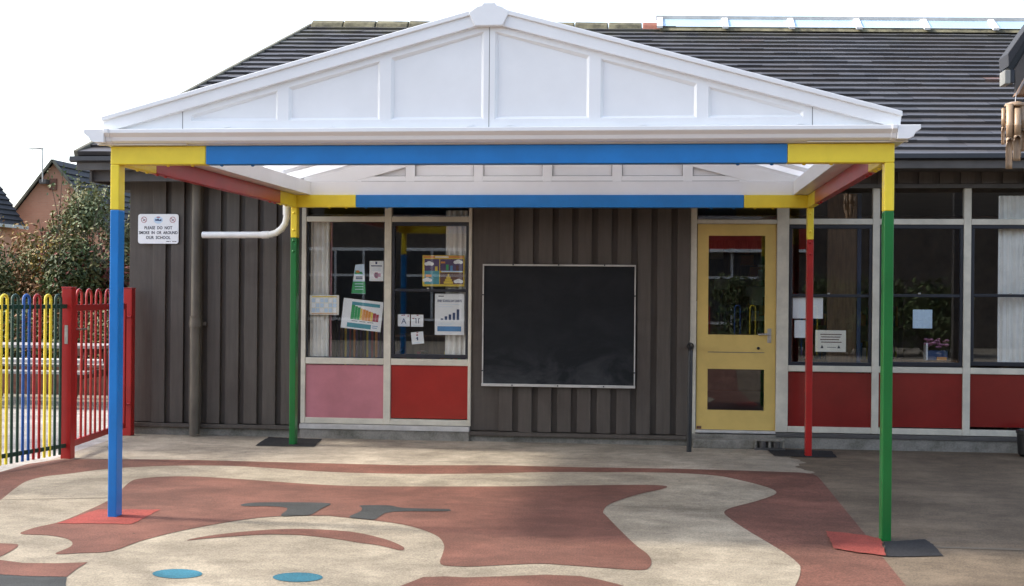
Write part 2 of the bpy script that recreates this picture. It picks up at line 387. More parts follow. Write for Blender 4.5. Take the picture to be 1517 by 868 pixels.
cream_outer = [(21, 726), (38, 715), (65, 707.5), (103, 703), (154, 696.5), (206, 693), (267, 691), (343, 691.5), (404, 695), (446, 698), (520, 701.7), (620, 703.4), (723, 702.7), (808, 700.7), (928, 701), (1000, 702), (1061, 706), (1102, 714), (1136, 723), (1150, 730), (1143, 736), (1116, 745), (1085, 753), (1073, 759.5), (1078, 767), (1102, 784), (1136, 804.5), (1163.6, 821.5), (1180.6, 835), (1186, 845), (1179, 868), (1150, 910)]
cw = smooth_poly(cream_outer, 4, False)
cw = [tuple(on_ground(*p)[:2]) for p in cw]
ground_sheet('cream_inlay', cw + [(1.6, -2.6), (.8, -3.0), (-1.6, -3.0), (-3.0, -2.4), (-3.7, -1.2), tuple(on_ground(-90, 800)[:2]), tuple(on_ground(-40, 760)[:2]), tuple(on_ground(0, 743)[:2])], .012, M['cream'], True)
B = [(500,721),(569,722.3),(740,722.3),(843,721.2),(946,720),(980,721),(988.5,723.3),(976.5,727.4),(946,734),(904.5,748),(893.5,760),(899,767),(918,787),(942,810),(959,823),(965,834),(961,844),(949,847),(911,845),(843,840),(802,837.5),(757,839),(706,841.6),(682,841.6),(653,838.5),(656,822),(658,811),(651,799),(634,790),(603,780.5),(562,774),(500,767.5),(480,766),(411,767),(360,772),(308.6,780.6),(257,791),(206,804.6),(164.6,819),(120,821.7),(82,823),(103,813),(107,806),(96,799.5),(68.6,795),(30,793),(51,784),(89,775),(130,758),(161,743),(178,729),(192,716),(206,711),(240,708),(284.6,707.5),(326,709.6),(377,713),(446,718)]
ground_sheet('terracotta_inlay', B, .016, M['terracotta'], curve=4)
ground_sheet('terracotta_inlay', [(-30,805),(0,807),(20.5,808),(27,810),(20,816.5),(0,827),(-30,838)], .016, M['terracotta'], curve=3)
ground_sheet('terracotta_inlay', [(-60,826),(0,832),(34,836.5),(86,837),(130,835.4),(113,845.7),(99,857),(40,856),(0,853.5),(-60,852)], .016, M['terracotta'])
ground_sheet('dark_inlay', [(-60,852.6),(0,854),(40,856.5),(98.7,857.5),(97,868),(100,880),(120,900),(-80,900)], .016, M['brow'])
ground_sheet('terracotta_inlay', [(590,872),(603,867),(627,857.5),(660,856.5),(688.5,858),(740,856.6),(808.5,854),(860,856),(887,861),(915,868),(960,882),(900,930),(640,930),(585,890)], .016, M['terracotta'])
ground_sheet('terracotta_curve', [(276,803),(308.6,796),(377,788.4),(446,785.7),(520,790),(568.6,804.5-4),(592.5,809.7),(599,815),(592,817.6),(562,810.4),(527,805.6),(500,801),(446,795),(394,794),(343,797),(298,800.8)], .016, M['terracotta'], curve=3)
for cx, cy, a in ((262.6, 852.6, 37), (441, 857.8, 37)):
    ground_sheet('blue_spot', [(cx+a*math.cos(t*math.pi/18), cy+7*math.sin(t*math.pi/18)) for t in range(36)], .016, M['eye_blue'])
ground_sheet('dark_inlay', [(357,750),(377,747),(430,746.6),(480,747.3),(490,749.7),(480,754),(469.6,760),(459,765.5),(438,766.3),(416,766.7),(425,758),(421.6,754),(395,752.4),(363,752.4)], .02, M['brow'], curve=3)
ground_sheet('dark_inlay', [(517,768.5),(534,760),(536,755),(533,751.4),(555,750.8),(579,751.4),(599,755),(661,756.6),(666,758),(661,760),(582,760.7),(562,768),(554,772.5),(536,771)], .02, M['brow'], curve=3)
def ragged(px, amp=.7, n=9):
    o = []
    for (a, b), (c, d) in zip(px, px[1:]+px[:1]):
        for k in range(n): t = k/n; o.append((a+(c-a)*t+random.uniform(-amp, amp)*1.6, b+(d-b)*t+random.uniform(-amp, amp)*.5))
    return o
def joint(p, q, w, z):
    a, b = on_ground(*p), on_ground(*q); d = (b-a).normalized(); n = Vector((-d.y, d.x, 0))*w/2
    ground_sheet('ground_joint', [tuple((a+n)[:2]), tuple((b+n)[:2]), tuple((b-n)[:2]), tuple((a-n)[:2])], z, M['joint'], True)
ground_sheet('red_patch', ragged([(84,778),(145,757),(238,757.5),(195,779)]), .02, M['red_patch'])
ground_sheet('red_patch', ragged([(1223,789),(1283,796),(1305,801),(1312,826),(1270,821),(1235,815)]), .02, M['red_patch'])
ground_sheet('tarmac_patch', ragged([(1308.5,804),(1370,800.5),(1382,808),(1397,825),(1314,826.6)]), .012, M['rubber_black'])
ground_sheet('tarmac_patch', ragged([(378,661.5),(397,648.5),(430,650),(478,651.5),(466,662.5)]), .012, M['rubber_black'])
ground_sheet('tarmac_patch', ragged([(1136,667),(1146.6,676.7),(1190,678),(1240,679),(1232,669),(1180,667)]), .012, M['rubber_black'])
joint((-10, 742.3), (161, 739.3), .012, .016)
joint((905, 751.5), (1073, 758.5), .01, .02)
joint((1318, 809.5), (1600, 818), .05, .008)

# ================================================================ CANOPY
can = thing('school_canopy', (0, 2.07, 0), 'white gable roofed play canopy on yellow, blue, green and red posts', 'canopy')
HW, D, H = 2.4097, 4.142, 2.35      # half width and depth over the posts, height of the beams' top
PW, PD, BH = .057, .095, .115
cols = {(-1, 0): 'blue', (1, 0): 'green', (-1, 1): 'green', (1, 1): 'red'}
def bolt_at(mb, p, ax, mat, r=.013):
    prof = [(r, 0), (r*.9, r*.45), (r*.45, r*.8), (.001, r*.85)]
    sgn = -1 if ax[0] == '-' else 1
    mb.lathe(p, [(a, sgn*b) for a, b in prof], mat, 10, ax[-1])
def one_bolt(par, p, ax, mat): mb = MB(); bolt_at(mb, p, ax, mat); mb.build('bolt', par, smooth=True)
for (sx, sy), c in cols.items():
    xa, xb = sx*HW, sx*(HW-PW)                     # outer and inner faces
    ya, yb = (0, PD) if sy == 0 else (D, D-PD)
    mb = MB(); mb.box(xa, xb, ya, yb, .0, H-.40, M[c]); post = mb.build('post', can, bevel=.006)
    tag(post, {'blue': 'blue lower post', 'red': 'red lower post', 'green': 'green lower post'}[c])
    # yellow knee: post head, arm along the front, arm along the side
    mb = MB(); mb.box(xa, xb, ya, yb, H-.40, H-BH, M['yellow'])
    mb.box(xa, sx*(HW-.62), ya, yb, H-BH, H, M['yellow'])
    y2 = .62 if sy == 0 else D-.62
    mb.box(xa, xb, yb, y2, H-BH, H, M['yellow'])
    kn = mb.build('corner_bracket', can, bevel=.006)
    s2 = 1 if sy == 0 else -1
    for d_ in (.36, .52): one_bolt(kn, (sx*(HW-d_), (ya+yb)/2, H-BH), '-z', M['yellow'])
    for d_ in (.36, .52): one_bolt(kn, ((xa+xb)/2, ya+s2*d_, H-BH), '-z', M['yellow'])
    if sy == 1:
        for d_ in (.17, .33): one_bolt(kn, ((xa+xb)/2, yb, H-d_), '-y', M['yellow'])
    if sy == 1:
        for d_ in (.43, .53): one_bolt(post, ((xa+xb)/2, yb, H-d_), '-y', M[c])
def beam(name, x0, x1, y0, y1, c, bolts):
    mb = MB(); mb.box(x0, x1, y0, y1, H-BH, H, M[c]); o = mb.build(name, can, bevel=.004)
    for p in bolts: one_bolt(o, (*p, H-BH), '-z', M[c])
    return o
tag(beam('front_beam', -HW+.622, HW-.622, 0, PD, 'blue', [(s*q, PD/2) for s in (-1, 1) for q in (1.5, 1.7)]), 'blue front beam')
tag(beam('rear_beam', -HW+.622, HW-.622, D-PD, D, 'blue', [(s*q, D-PD/2) for s in (-1, 1) for q in (1.5, 1.7)]), 'blue rear beam')
for s in (-1, 1): tag(beam('side_beam', s*HW, s*(HW-PW), .622, D-.622, 'red', [(s*(HW-PW/2), q) for q in (.7, .85, D-.85, D-.7)]), 'red side beam')

# white eaves box on top of the beams
mb = MB(); E0, E1 = H+.002, H+.125; EX = HW-.01
mb.box(-EX, EX, .005, .06, E0, E1-.03, M['pvc']); mb.box(-EX, EX, D-.06, D-.005, E0, E1, M['pvc'])
for s in (-1, 1): mb.box(s*EX, s*(EX-.17), .062, D-.062, E0, E1, M['pvc'])
mb.build('eaves_beam', can, bevel=.003)
# roof
SL = math.tan(R(15.1)); RZ = 3.175
def roof_z(x): return RZ-abs(x)*SL
for s in (-1, 1):
    mb = MB(); mb.prism([(s*.02, roof_z(.02)-.02), (s*2.44, roof_z(2.44)-.02), (s*2.44, roof_z(2.44)-.036), (s*.02, roof_z(.02)-.036)], 'y', -.02, D+.03, M['poly'])
    mb.build('roof_sheet', can)
NB = 6
for k in range(NB+1):
    y = .02+(D-.04)*k/NB
    for s in (-1, 1):
        mb = MB()
        mb.prism([(s*.05, roof_z(.05)-.038), (s*2.30, roof_z(2.30)-.038), (s*2.30, roof_z(2.30)-.066), (s*.05, roof_z(.05)-.066)], 'y', y-.02, y+.02, M['pvc'])
        mb.prism([(s*.05, roof_z(.05)+.006), (s*2.44, roof_z(2.44)+.006), (s*2.44, roof_z(2.44)-.018), (s*.05, roof_z(.05)-.018)], 'y', y-.026, y+.026, M['pvc'])
        mb.build('glazing_bar', can)
mb = MB(); mb.prism([(-.11, RZ-.03), (-.05, RZ+.02), (0, RZ+.03), (.05, RZ+.02), (.11, RZ-.03), (.06, RZ-.07), (-.06, RZ-.07)], 'y', .005, D-.005, M['pvc']); mb.build('ridge_cap', can)
# gable ends
def gable(yf, yb_, sgn):
    """yf: outer face of the frame; sgn -1 faces the front, +1 the back"""
    zb = 2.449; zr = 2.502                         # bottom rail
    xs = [-1.928, -1.285, -.642, 0, .642, 1.285, 1.928]
    top = lambda x: roof_z(x)-.094
    zx = (RZ-.094-zb)/SL
    fr = MB(); bw = .034
    for i in range(6):
        xa, xb = xs[i], xs[i+1]
        o = [(xa, zb), (xb, zb), (xb, max(zb+.03, top(xb))), (xa, max(zb+.03, top(xa)))]
        li = .052 if i in (0,) else bw; ri = .052 if i == 5 else bw
        ia, ib = xa+li, xb-ri
        tz = lambda x: top(x)-.036
        cap = 2.985
        if i == 0:
            q = [(ia, zr), (ib, zr), (ib, tz(ib)), (ia, max(zr+.008, tz(ia)))]
        elif i == 5:
            q = [(ia, zr), (ib, zr), (ib, max(zr+.008, tz(ib))), (ia, tz(ia))]
        else: q = [(ia, zr), (ib, zr), (ib, tz(ib)), (ia, tz(ia))]
        # frame face and its inner return
        n = 4
        fr.ring(o, q, yf, yf, M['pvc'])
        cxm = sum(p[0] for p in q)/4; czm = sum(p[1] for p in q)/4
        ins = .017
        def inset(p):
            dx = ins if p[0] < cxm else -ins
            return (p[0]+dx, p[1]+ (ins if abs(p[1]-zr) < 1e-6 else -ins*(1.0)))
        q2 = [inset(p) for p in q]
        if i in (0, 5):                             # the sharp corner of the end panes
            k = 3 if i == 0 else 2; q2[k] = (q2[k][0], q2[0][1]+.006)
        fr.ring(q, q2, yf, yf-sgn*.016, M['pvc'])
        pn = MB(); pn.add([(p[0], yf-sgn*.0165, p[1]) for p in q2], [(0, 1, 2, 3)], M['pvc'])
        pn.add([(p[0], yf-sgn*.0265, p[1]) for p in q2], [(3, 2, 1, 0)], M['pvc'])
        pn.build('gable_panel', can)
    # end triangles
    for s in (-1, 1):
        fr.add([(s*1.93, yf, zb), (s*1.93, yf, top(1.93)), (s*zx, yf, zb)], [(0, 1, 2)], M['pvc'])
        fr.box(s*1.9265, s*1.9305, yf+sgn*.0005, yf-sgn*.004, zb, top(1.93), M['seam'])
    fr.box(-.0018, .0018, yf+sgn*.0006, yf-sgn*.004, zb, top(0)-.02, M['seam'])
    fr.add([(-zx, yf-sgn*.03, zb), (zx, yf-sgn*.03, zb), (0, yf-sgn*.03, top(0))], [(0, 1, 2)], M['pvc'])
    for s in (-1, 1): fr.add([(s*zx, yf, zb), (s*zx, yf-sgn*.03, zb), (0, yf-sgn*.03, top(0)), (0, yf, top(0))], [(0, 1, 2, 3)], M['pvc'])
    fr.add([(-zx, yf, zb), (-zx, yf-sgn*.03, zb), (zx, yf-sgn*.03, zb), (zx, yf, zb)], [(0, 1, 2, 3)], M['pvc'])
    fr.build('gable_frame', can)
    for x in (-1.64, -.98, -.115, .125, .93, 1.86):
        if sgn > 0: break
        c = MB(); c.box(x-.018, x+.018, yf-.006, yf+.002, zb+.012, zb+.022, M['pvc']); c.build('drain_cap', can)
    for s in (-1, 1):
        b = MB()
        y0 = yf+sgn*.03
        b.prism([(s*.06, roof_z(.06)+.012), (s*2.44, roof_z(2.44)+.012), (s*2.43, roof_z(2.44)-.072), (s*2.36, roof_z(2.36)-.092), (s*.06, roof_z(.06)-.092)], 'y', y0, yf-sgn*.01, M['pvc'])
        b.prism([(s*.06, roof_z(.06)+.012), (s*2.44, roof_z(2.44)+.012), (s*2.44, roof_z(2.44)-.018), (s*.06, roof_z(.06)-.018)], 'y', y0, y0+sgn*.014, M['pvc'])
        b.build('bargeboard', can, bevel=.004)
    f = MB(); y0 = yf+sgn*.046
    f.prism([(-.085, 3.062), (.085, 3.062), (.122, 3.135), (.118, 3.15), (.075, 3.178), (.045, 3.186), (.035, 3.202), (-.035, 3.202), (-.045, 3.186), (-.075, 3.178), (-.118, 3.15), (-.122, 3.135)], 'y', y0, yf-sgn*.01, M['pvc'])
    f.build('finial', can, bevel=.005)
gable(-.03, 0, -1)
gable(D+.03, 0, 1)
# inner face of the rear gable is what shows under the roof: frame seen from inside
ri = MB(); yf = D-.02; zb = E1+.001
top = lambda x: roof_z(x)-.066
zx = (RZ-.066-zb)/SL
ri.add([(-zx, yf+.012, zb), (zx, yf+.012, zb), (0, yf+.012, top(0))], [(0, 1, 2)], M['pvc'])
xs = [-1.928, -1.285, -.642, 0, .642, 1.285, 1.928]
for x in xs: ri.box(x-.045, x+.045, yf-.022, yf+.011, zb, max(zb+.05, top(x)-.03), M['pvc'])
ri.box(-zx+.25, zx-.25, yf-.02, yf+.011, zb, zb+.052, M['pvc'])
for s in (-1, 1):
    ri.prism([(s*zx, zb), (s*.0, top(0)), (s*.0, top(0)-.14), (s*(zx-.14/SL), zb)], 'y', yf-.024, yf+.011, M['pvc'])
ri.build('gable_lining', can, bevel=.006)
gk = MB()                                            # grey strips added as painted shade lines round the panels
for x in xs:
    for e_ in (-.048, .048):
        if abs(x+e_) < 1.95: gk.box(x+e_-.003, x+e_+.003, yf-.006, yf+.0115, zb+.053, max(zb+.056, top(x+e_)-.142), M['shade_line'])
gk.box(-1.75, 1.75, yf-.0215, yf-.0205, zb+.004, zb+.008, M['shade_line'])
for xa, xb in zip(xs[:-1], xs[1:]): gk.box(xa+.05, xb-.05, yf-.006, yf+.0115, zb+.0525, zb+.058, M['shade_line'])
tag(gk.build('shade_line', can), kind='stuff')
# gutters: ogee section
og = [(0, 0), (.055, .0), (.078, .012), (.088, .035), (.108, .052), (.115, .058), (.115, .082), (.105, .082), (.0, .082)]
GZ = 2.362
g = MB(); g.prism([(-p[0]+.003, GZ+p[1]) for p in og], 'x', -2.405, 2.405, M['pvc'])
g.build('gutter', can, bevel=.003)
for s in (-1, 1):
    g = MB()
    g.prism([(s*(2.406+p[0]*1.15), GZ+p[1]) for p in og], 'y', -.112, D+.05, M['pvc']); g.build('gutter', can, bevel=.003)
    c = MB(); c.prism([(-p[0]*1.05, GZ-.004+p[1]*1.08) for p in og], 'x', s*2.375, s*2.405, M['pvc']); c.build('gutter_clip', can, bevel=.003)
    c = MB(); c.box(s*1.9, s*2.48, -.04, -.001, GZ-.008, GZ-.002, M['pvc']); c.build('soffit_strip', can)
# down pipe from the rear left corner to the brown drainpipe
dp = MB(); yd = 4.30
W_ = lambda u, v: tuple(on_wall(u, v, yd))
top_ = on_wall(423.5, 300, yd)
raw = [(top_.x, 4.12, 2.36), (top_.x, 4.15, 2.33), (top_.x+.0, yd-.03, 2.30), tuple(top_)]+[W_(424.5, 308), W_(424.5, 322), W_(422.5, 331), W_(417, 339), W_(409, 345), W_(400, 347.5), W_(390, 348), W_(300, 348)]
dp.tube(raw, .032, M['pvc_pipe'], 16)
dp.tube([W_(424.5, 306), W_(424.5, 318)], .036, M['pvc_pipe'], 16); dp.tube([W_(398, 347.7), W_(388, 348)], .036, M['pvc_pipe'], 16)
dpo = dp.build('down_pipe', can, smooth=True); tag(dpo, 'white elbowed rain pipe')

# ================================================================ SCHOOL BUILDING
FY = 4.67                                           # face of the window frames
sch = thing('school_building', (1.5, 7, 0), 'brown clad single storey school with red and pink window panels under a dark tiled roof', 'building')
def W(u, v): p = on_wall(u, v, FY); return p.x, p.z
WX0 = on_wall(190, 400, FY).x; WX1 = 9.0
xl0 = W(446, 450)[0]; xl1 = W(697, 450)[0]; xd0 = W(1022, 450)[0]
Z_SILL, Z_TRIM = .118, .085
TOPZ = 2.62
# cladding, board on board
def cladding(x0, x1, z0, z1, first, lbl=None):
    mb = MB(); yr = FY+.032
    mb.box(x0, x1, yr, yr+.05, z0, z1, M['clad'])
    pitch = .1895; x = first
    while x < x1:
        a, b = max(x, x0), min(x+.131, x1)
        if b-a > .02:
            mb.box(a, b, yr-.046, yr-.0005, z0+random.uniform(-.004, .004), z1, M['clad'])
        x += pitch
    mb.box(x0, x1, yr-.055, yr-.003, z0-.045, z0-.006, M['clad'])
    return mb.build('cladding', sch, bevel=.003)
cladding(WX0, xl0, .125, TOPZ, on_wall(227, 400, FY).x)
cladding(xl1, xd0, .105, TOPZ, on_wall(741, 400, FY).x-.0)
mb = MB(); mb.box(WX0, WX0+.06, FY+.063, 13.5, .0, TOPZ, M['clad']); mb.build('end_wall', sch)
mb = MB(); mb.box(WX0, WX1, 13.5, 13.6, 0, 2.6, M['clad']); mb.build('rear_wall', sch)
mb = MB(); mb.box(WX1-.06, WX1, FY+.063, 13.5, .0, TOPZ, M['clad']); mb.build('end_wall', sch)
for a, b_, p in ((WX0, xl0, .02), (xl0, xl1, -.02), (xl1, xd0, .012), (xd0, WX1, -.02)):
    mb = MB(); mb.box(a+.001, b_-.001, FY+p, FY+.15, -.02, .082 if p > 0 else .122, M['plinth']); mb.build('plinth', sch, bevel=.008)
# room behind the glass
mb = MB(); mb.box(WX0+.07, WX1-.07, FY+.16, 10.4, .04, .118, M['roomfloor']); mb.build('room_floor', sch)
mb = MB(); mb.box(WX0+.07, WX1-.07, FY+.065, 10.4, 2.55, 2.6, M['roomceil']); mb.build('room_ceiling', sch)
mb = MB(); mb.box(WX0+.07, WX1-.07, 10.401, 10.45, .118, 2.55, M['roomwall']); mb.build('room_wall', sch)
mb = MB(); mb.box(.2, .3, FY+.07, 10.39, .1185, 2.549, M['roomwall']); mb.build('room_wall', sch)

FR = .075                                           # frame depth
def hbar(mb, x0, x1, z0, z1, mat, y=0, d=FR): mb.box(x0, x1, FY+y, FY+y+d, z0, z1, mat)
def window(u0, u1, vts, panelmat, dark, transom_v, clere=True, end=False):
    """u0/u1: px of the clear opening; builds panel, pane, dark sash, clerestory pane in the cream framework (built apart)"""
    x0, x1 = W(u0, 500)[0], W(u1, 500)[0]; um = (u0+u1)/2
    zt = W(um, vts[0])[1]; zb = W(um, vts[1])[1]; pt = W(um, vts[2])[1]; pb = W(um, vts[3])[1]
    w = MB()
    fw = .03 if dark else .008
    if dark:
        hbar(w, x0+.001, x1-.001, zt-fw*1.3, zt-.001, M['dark_sash'], .012, .05); hbar(w, x0+.001, x1-.001, zb+.001, zb+fw*1.3, M['dark_sash'], .012, .05)
        w.box(x0+.001, x0+fw, FY+.012, FY+.062, zb+fw*1.3, zt-fw*1.3, M['dark_sash']); w.box(x1-fw, x1-.001, FY+.012, FY+.062, zb+fw*1.3, zt-fw*1.3, M['dark_sash'])
        if transom_v:
            zz = W(um, transom_v)[1]; w.box(x0+fw, x1-fw, FY+.016, FY+.058, zz-.014, zz+.014, M['dark_sash'])
            w.box((x0+x1)/2-.03, (x0+x1)/2-.005, FY+.006, FY+.016, zz+.012, zz+.026, M['steel'])
    else:
        w.box(x0+.001, x0+.014, FY+.02, FY+.05, zb, zt, M['dark_sash']); w.box(x1-.012, x1-.001, FY+.02, FY+.05, zb, zt, M['dark_sash'])
        w.box(x0+.014, x1-.012, FY+.02, FY+.05, zb+.001, zb+.014, M['dark_sash'])
    wo = w.build('window', sch, bevel=.003)
    g = MB(); g.box(x0+fw*.6, x1-fw*.6, FY+.034, FY+.04, zb+fw*.6, zt-fw*.6, M['glass']); g.build('pane', wo)
    p = MB(); p.box(x0+.001, x1-.001, FY+.02, FY+.05, pb+.001, pt-.001, panelmat); p.build('infill_panel', wo, bevel=.002)
    c = MB(); c.box(x0+.002, x1-.002, FY+.034, FY+.04, zt+.05, 2.42, M['glass']); c.build('clerestory_pane', wo)
    return x0, x1, zt, zb, pt, pb
# cream framework, left unit
def framework(xs_pairs, zrails, name='window_frame'):
    mb = MB()
    xa, xb = xs_pairs[0][0], xs_pairs[-1][1]
    for a, b_ in xs_pairs: mb.box(a, b_, FY, FY+FR, zrails[-1][0], 2.46, M['cream_frame'])
    for z0, z1 in zrails:
        for (p, q) in zip(xs_pairs[:-1], xs_pairs[1:]): mb.box(p[1]+.0005, q[0]-.0005, FY+.003, FY+FR-.003, z0, z1, M['cream_frame'])
    return mb.build(name, sch, bevel=.004)
def X(u): return W(u, 480)[0]
def Zm(u, v): return W(u, v)[1]
framework([(X(446), X(452.5)), (X(568.5), X(579)), (X(693.5), X(698))],
          [(Zm(572, 328.5), Zm(572, 320.5)), (Zm(572, 540.5), Zm(572, 531)), (Zm(572, 629), Zm(572, 620.5))])
L1 = window(452.5, 568.5, (328.5, 531, 540.5, 620.5), M['pink_panel'], False, None)
L2 = window(579, 693.5, (328.5, 531, 540.5, 620.5), M['red_panel'], True, 430)
mb = MB(); mb.box(xl0, xl1, FY-.03, FY+.05, Zm(572, 637), Zm(572, 629.8), M['coping']); mb.build('sill', sch, bevel=.004)
framework([(X(1150), X(1168)), (X(1292), X(1302.5)), (X(1427), X(1438)), (X(1562), X(1573)), (X(1700), X(1711))],
          [(Zm(1300, 332.5), Zm(1300, 324)), (Zm(1300, 552), Zm(1300, 543)), (Zm(1300, 643), Zm(1300, 634))])
for (a, b_) in ((1168, 1292), (1302.5, 1427), (1438, 1562), (1573, 1700)):
    um = (a+b_)/2; k = (um-1300)*0.0135
    window(a, b_, (332.5, 543, 552, 634), M['dark_red_panel'], True, 438)
mb = MB(); mb.box(X(1150), X(1711), FY-.03, FY+.05, Zm(1300, 650), Zm(1300, 643.8), M['grey_board']); mb.build('sill', sch, bevel=.004)
mb = MB(); mb.box(X(1711)+.001, WX1, FY+.002, FY+.06, .118, TOPZ, M['clad']); mb.build('cladding', sch)
# head over the windows and dentil strip, hidden behind the canopy except on the right
mb = MB(); mb.box(xd0, WX1, FY-.012, FY+.062, 2.461, 2.50, M['grey_board']); mb.box(xd0, WX1, FY+.02, FY+.062, 2.5005, 2.66, M['clad'])
x = xd0+.03
while x < WX1-.2:
    mb.box(x, x+.128, FY-.006, FY+.0195, 2.502, 2.655, M['clad']); x += .1895
mb.build('wall_head', sch, bevel=.003)
mb = MB(); mb.box(xl0, xl1, FY-.002, FY+.062, 2.461, 2.62, M['clad']); mb.build('wall_head', sch)
# door
dx0, dx1 = X(1032.5), X(1149.5); dzt, dzb = Zm(1090, 332), Zm(1090, 637)
mb = MB(); mb.box(X(1022), X(1031.5), FY, FY+FR, .12, 2.46, M['cream_frame']); mb.box(X(1031.5)+.0005, X(1150)-.0005, FY+.003, FY+FR-.003, dzt+.004, dzt+.045, M['cream_frame'])
mb.box(X(1031.5), X(1150), FY-.02, FY+.06, dzb-.03, dzb-.004, M['coping']); mb.build('door_frame', sch, bevel=.004)
mb = MB(); mb.box(X(1033), X(1149), FY+.034, FY+.04, dzt+.05, 2.42, M['glass']); mb.build('clerestory_pane', sch)
d = MB(); ya, yb = FY+.018, FY+.06
gx0, gx1 = X(1049), X(1133); g1t, g1b = Zm(1090, 349), Zm(1090, 496); g2t, g2b = Zm(1090, 547), Zm(1090, 608)
d.box(dx0, gx0, ya, yb, dzb, dzt, M['door_yellow']); d.box(gx1, dx1, ya, yb, dzb, dzt, M['door_yellow'])
d.box(gx0, gx1, ya, yb, g1t, dzt, M['door_yellow']); d.box(gx0, gx1, ya, yb, g2t, g1b, M['door_yellow']); d.box(gx0, gx1, ya, yb, dzb, g2b, M['door_yellow'])
zl = Zm(1090, 522); d.box(gx0, gx1, ya-.002, ya+.001, zl-.003, zl+.003, M['seam'])
d.box(dx0+.005, dx0+.05, ya-.0015, ya+.001, dzb+.004, dzb+.03, M['bench_leg'])
door = d.build('door', sch); tag(door, 'yellow half glazed door')
g = MB(); g.box(gx0-.001, gx1+.001, FY+.034, FY+.04, g1b, g1t, M['glass']); g.build('pane', door)
g = MB(); g.box(gx0-.001, gx1+.001, FY+.034, FY+.04, g2b, g2t, M['glass']); g.build('pane', door)
h = MB(); hx, hz = X(1140), Zm(1140, 497); h.box(hx-.018, hx+.018, ya-.008, ya, hz-.07, hz+.065, M['steel'])
h.tube([(hx, ya, hz+.012), (hx, ya-.045, hz+.012), (hx-.03, ya-.05, hz+.012), (hx-.105, ya-.05, hz+.008)], .010, M['steel'], 10); h.build('handle', door, bevel=.003)
h = MB(); lx, lz = X(1124), Zm(1124, 516); h.lathe((lx, ya, lz), [(.014, 0), (.014, -.008), (.008, -.012)], M['black'], 12, 'y'); h.build('lock', door)
# roof
EY, RY = 4.25, 9.6
def eave(x): return Vector((x, EY, 2.755-.0062*(x+4.6)))
XR0, XR1, XE0, XE1 = -3.72, 9.6, -4.6, 9.6
def ridge(x): return Vector((x, RY, 5.085-.0215*(x+3.72)))
roof = MB(); NC = 26; TW = .30
def rp(fx, t):                                       # fx metres along from the left verge, t 0..1 up the slope
    a = eave(XE0+fx*(XE1-XE0)/14.2); b_ = ridge(XR0+fx*(XR1-XR0)/14.2); return a.lerp(b_, t)
nrm = Vector((0, -math.sin(R(23.5)), math.cos(R(23.5))))
for i in range(NC):
    t0, t1 = i/NC, (i+1)/NC
    off = .5*TW if i % 2 else 0
    n_t = 48; xs_ = [0]+[k*14.2/n_t+off*.9 for k in range(0 if off else 1, n_t)]+[14.2]
    for xa, xb in zip(xs_[:-1], xs_[1:]):
        if xb-xa < .01: continue
        j = random.uniform(-.002, .004); th = .036+j
        lo0, lo1, hi0, hi1 = rp(xa, t0), rp(xb, t0), rp(xa, t1+.004), rp(xb, t1+.004)
        u0, u1 = lo0+nrm*th, lo1+nrm*th; v0, v1 = hi0+nrm*(.006), hi1+nrm*(.006)
        q0, q1 = lo0-nrm*.004, lo1-nrm*.004
        roof.add([q0, q1, u1, u0, v1, v0], [(0, 1, 2, 3), (3, 2, 4, 5)], M['tile'], random.random())
a, b_ = rp(0, 0), rp(0, 1)
roof.add([rp(0, 0)-nrm*.03, rp(14.2, 0)-nrm*.03, rp(14.2, 1)-nrm*.03, rp(0, 1)-nrm*.03], [(0, 1, 2, 3)], M['soffit'])
bk = Vector((0, 5.6, -2.4))
roof.add([rp(0, 1), rp(14.2, 1), rp(14.2, 1)+bk, rp(0, 1)+bk], [(0, 1, 2, 3)], M['tile'], .4)
ro = roof.build('roof', sch); tag(ro, 'dark grey tiled roof slope')
vg = MB(); vg.bar(rp(0, 0)+Vector((-.02, 0, .0)), rp(0, 1)+Vector((-.02, 0, 0)), .05, .09, M['far_roof_moss'], up=nrm); vg.build('verge', ro, bevel=.01)
# ridge tiles up to the rooflight
xr = XR0; k = 0
xroof = on_wall(972, 35, RY).x
while xr < xroof:
    rt = MB(); a = ridge(xr+.004); b_ = ridge(xr+.44); mt = M['ridge_new'] if xr > xroof-.5 else M['ridge']
    prof = [(-.16, -.075), (-.12, 0), (-.05, .05), (.05, .05), (.12, 0), (.16, -.075)]
    vs = [(a.x, a.y+p[0], a.z+p[1]+.02+random.uniform(0, .008)) for p in prof]+[(b_.x, b_.y+p[0], b_.z+p[1]+.02) for p in prof]
    n = len(prof); rt.add(vs, [tuple(range(n)), tuple(range(2*n-1, n-1, -1))]+[(i, i+n, (i+1) % n+n, (i+1) % n) for i in range(n)], mt)
    rt.build('ridge_tile', ro, bevel=.012); xr += .45; k += 1
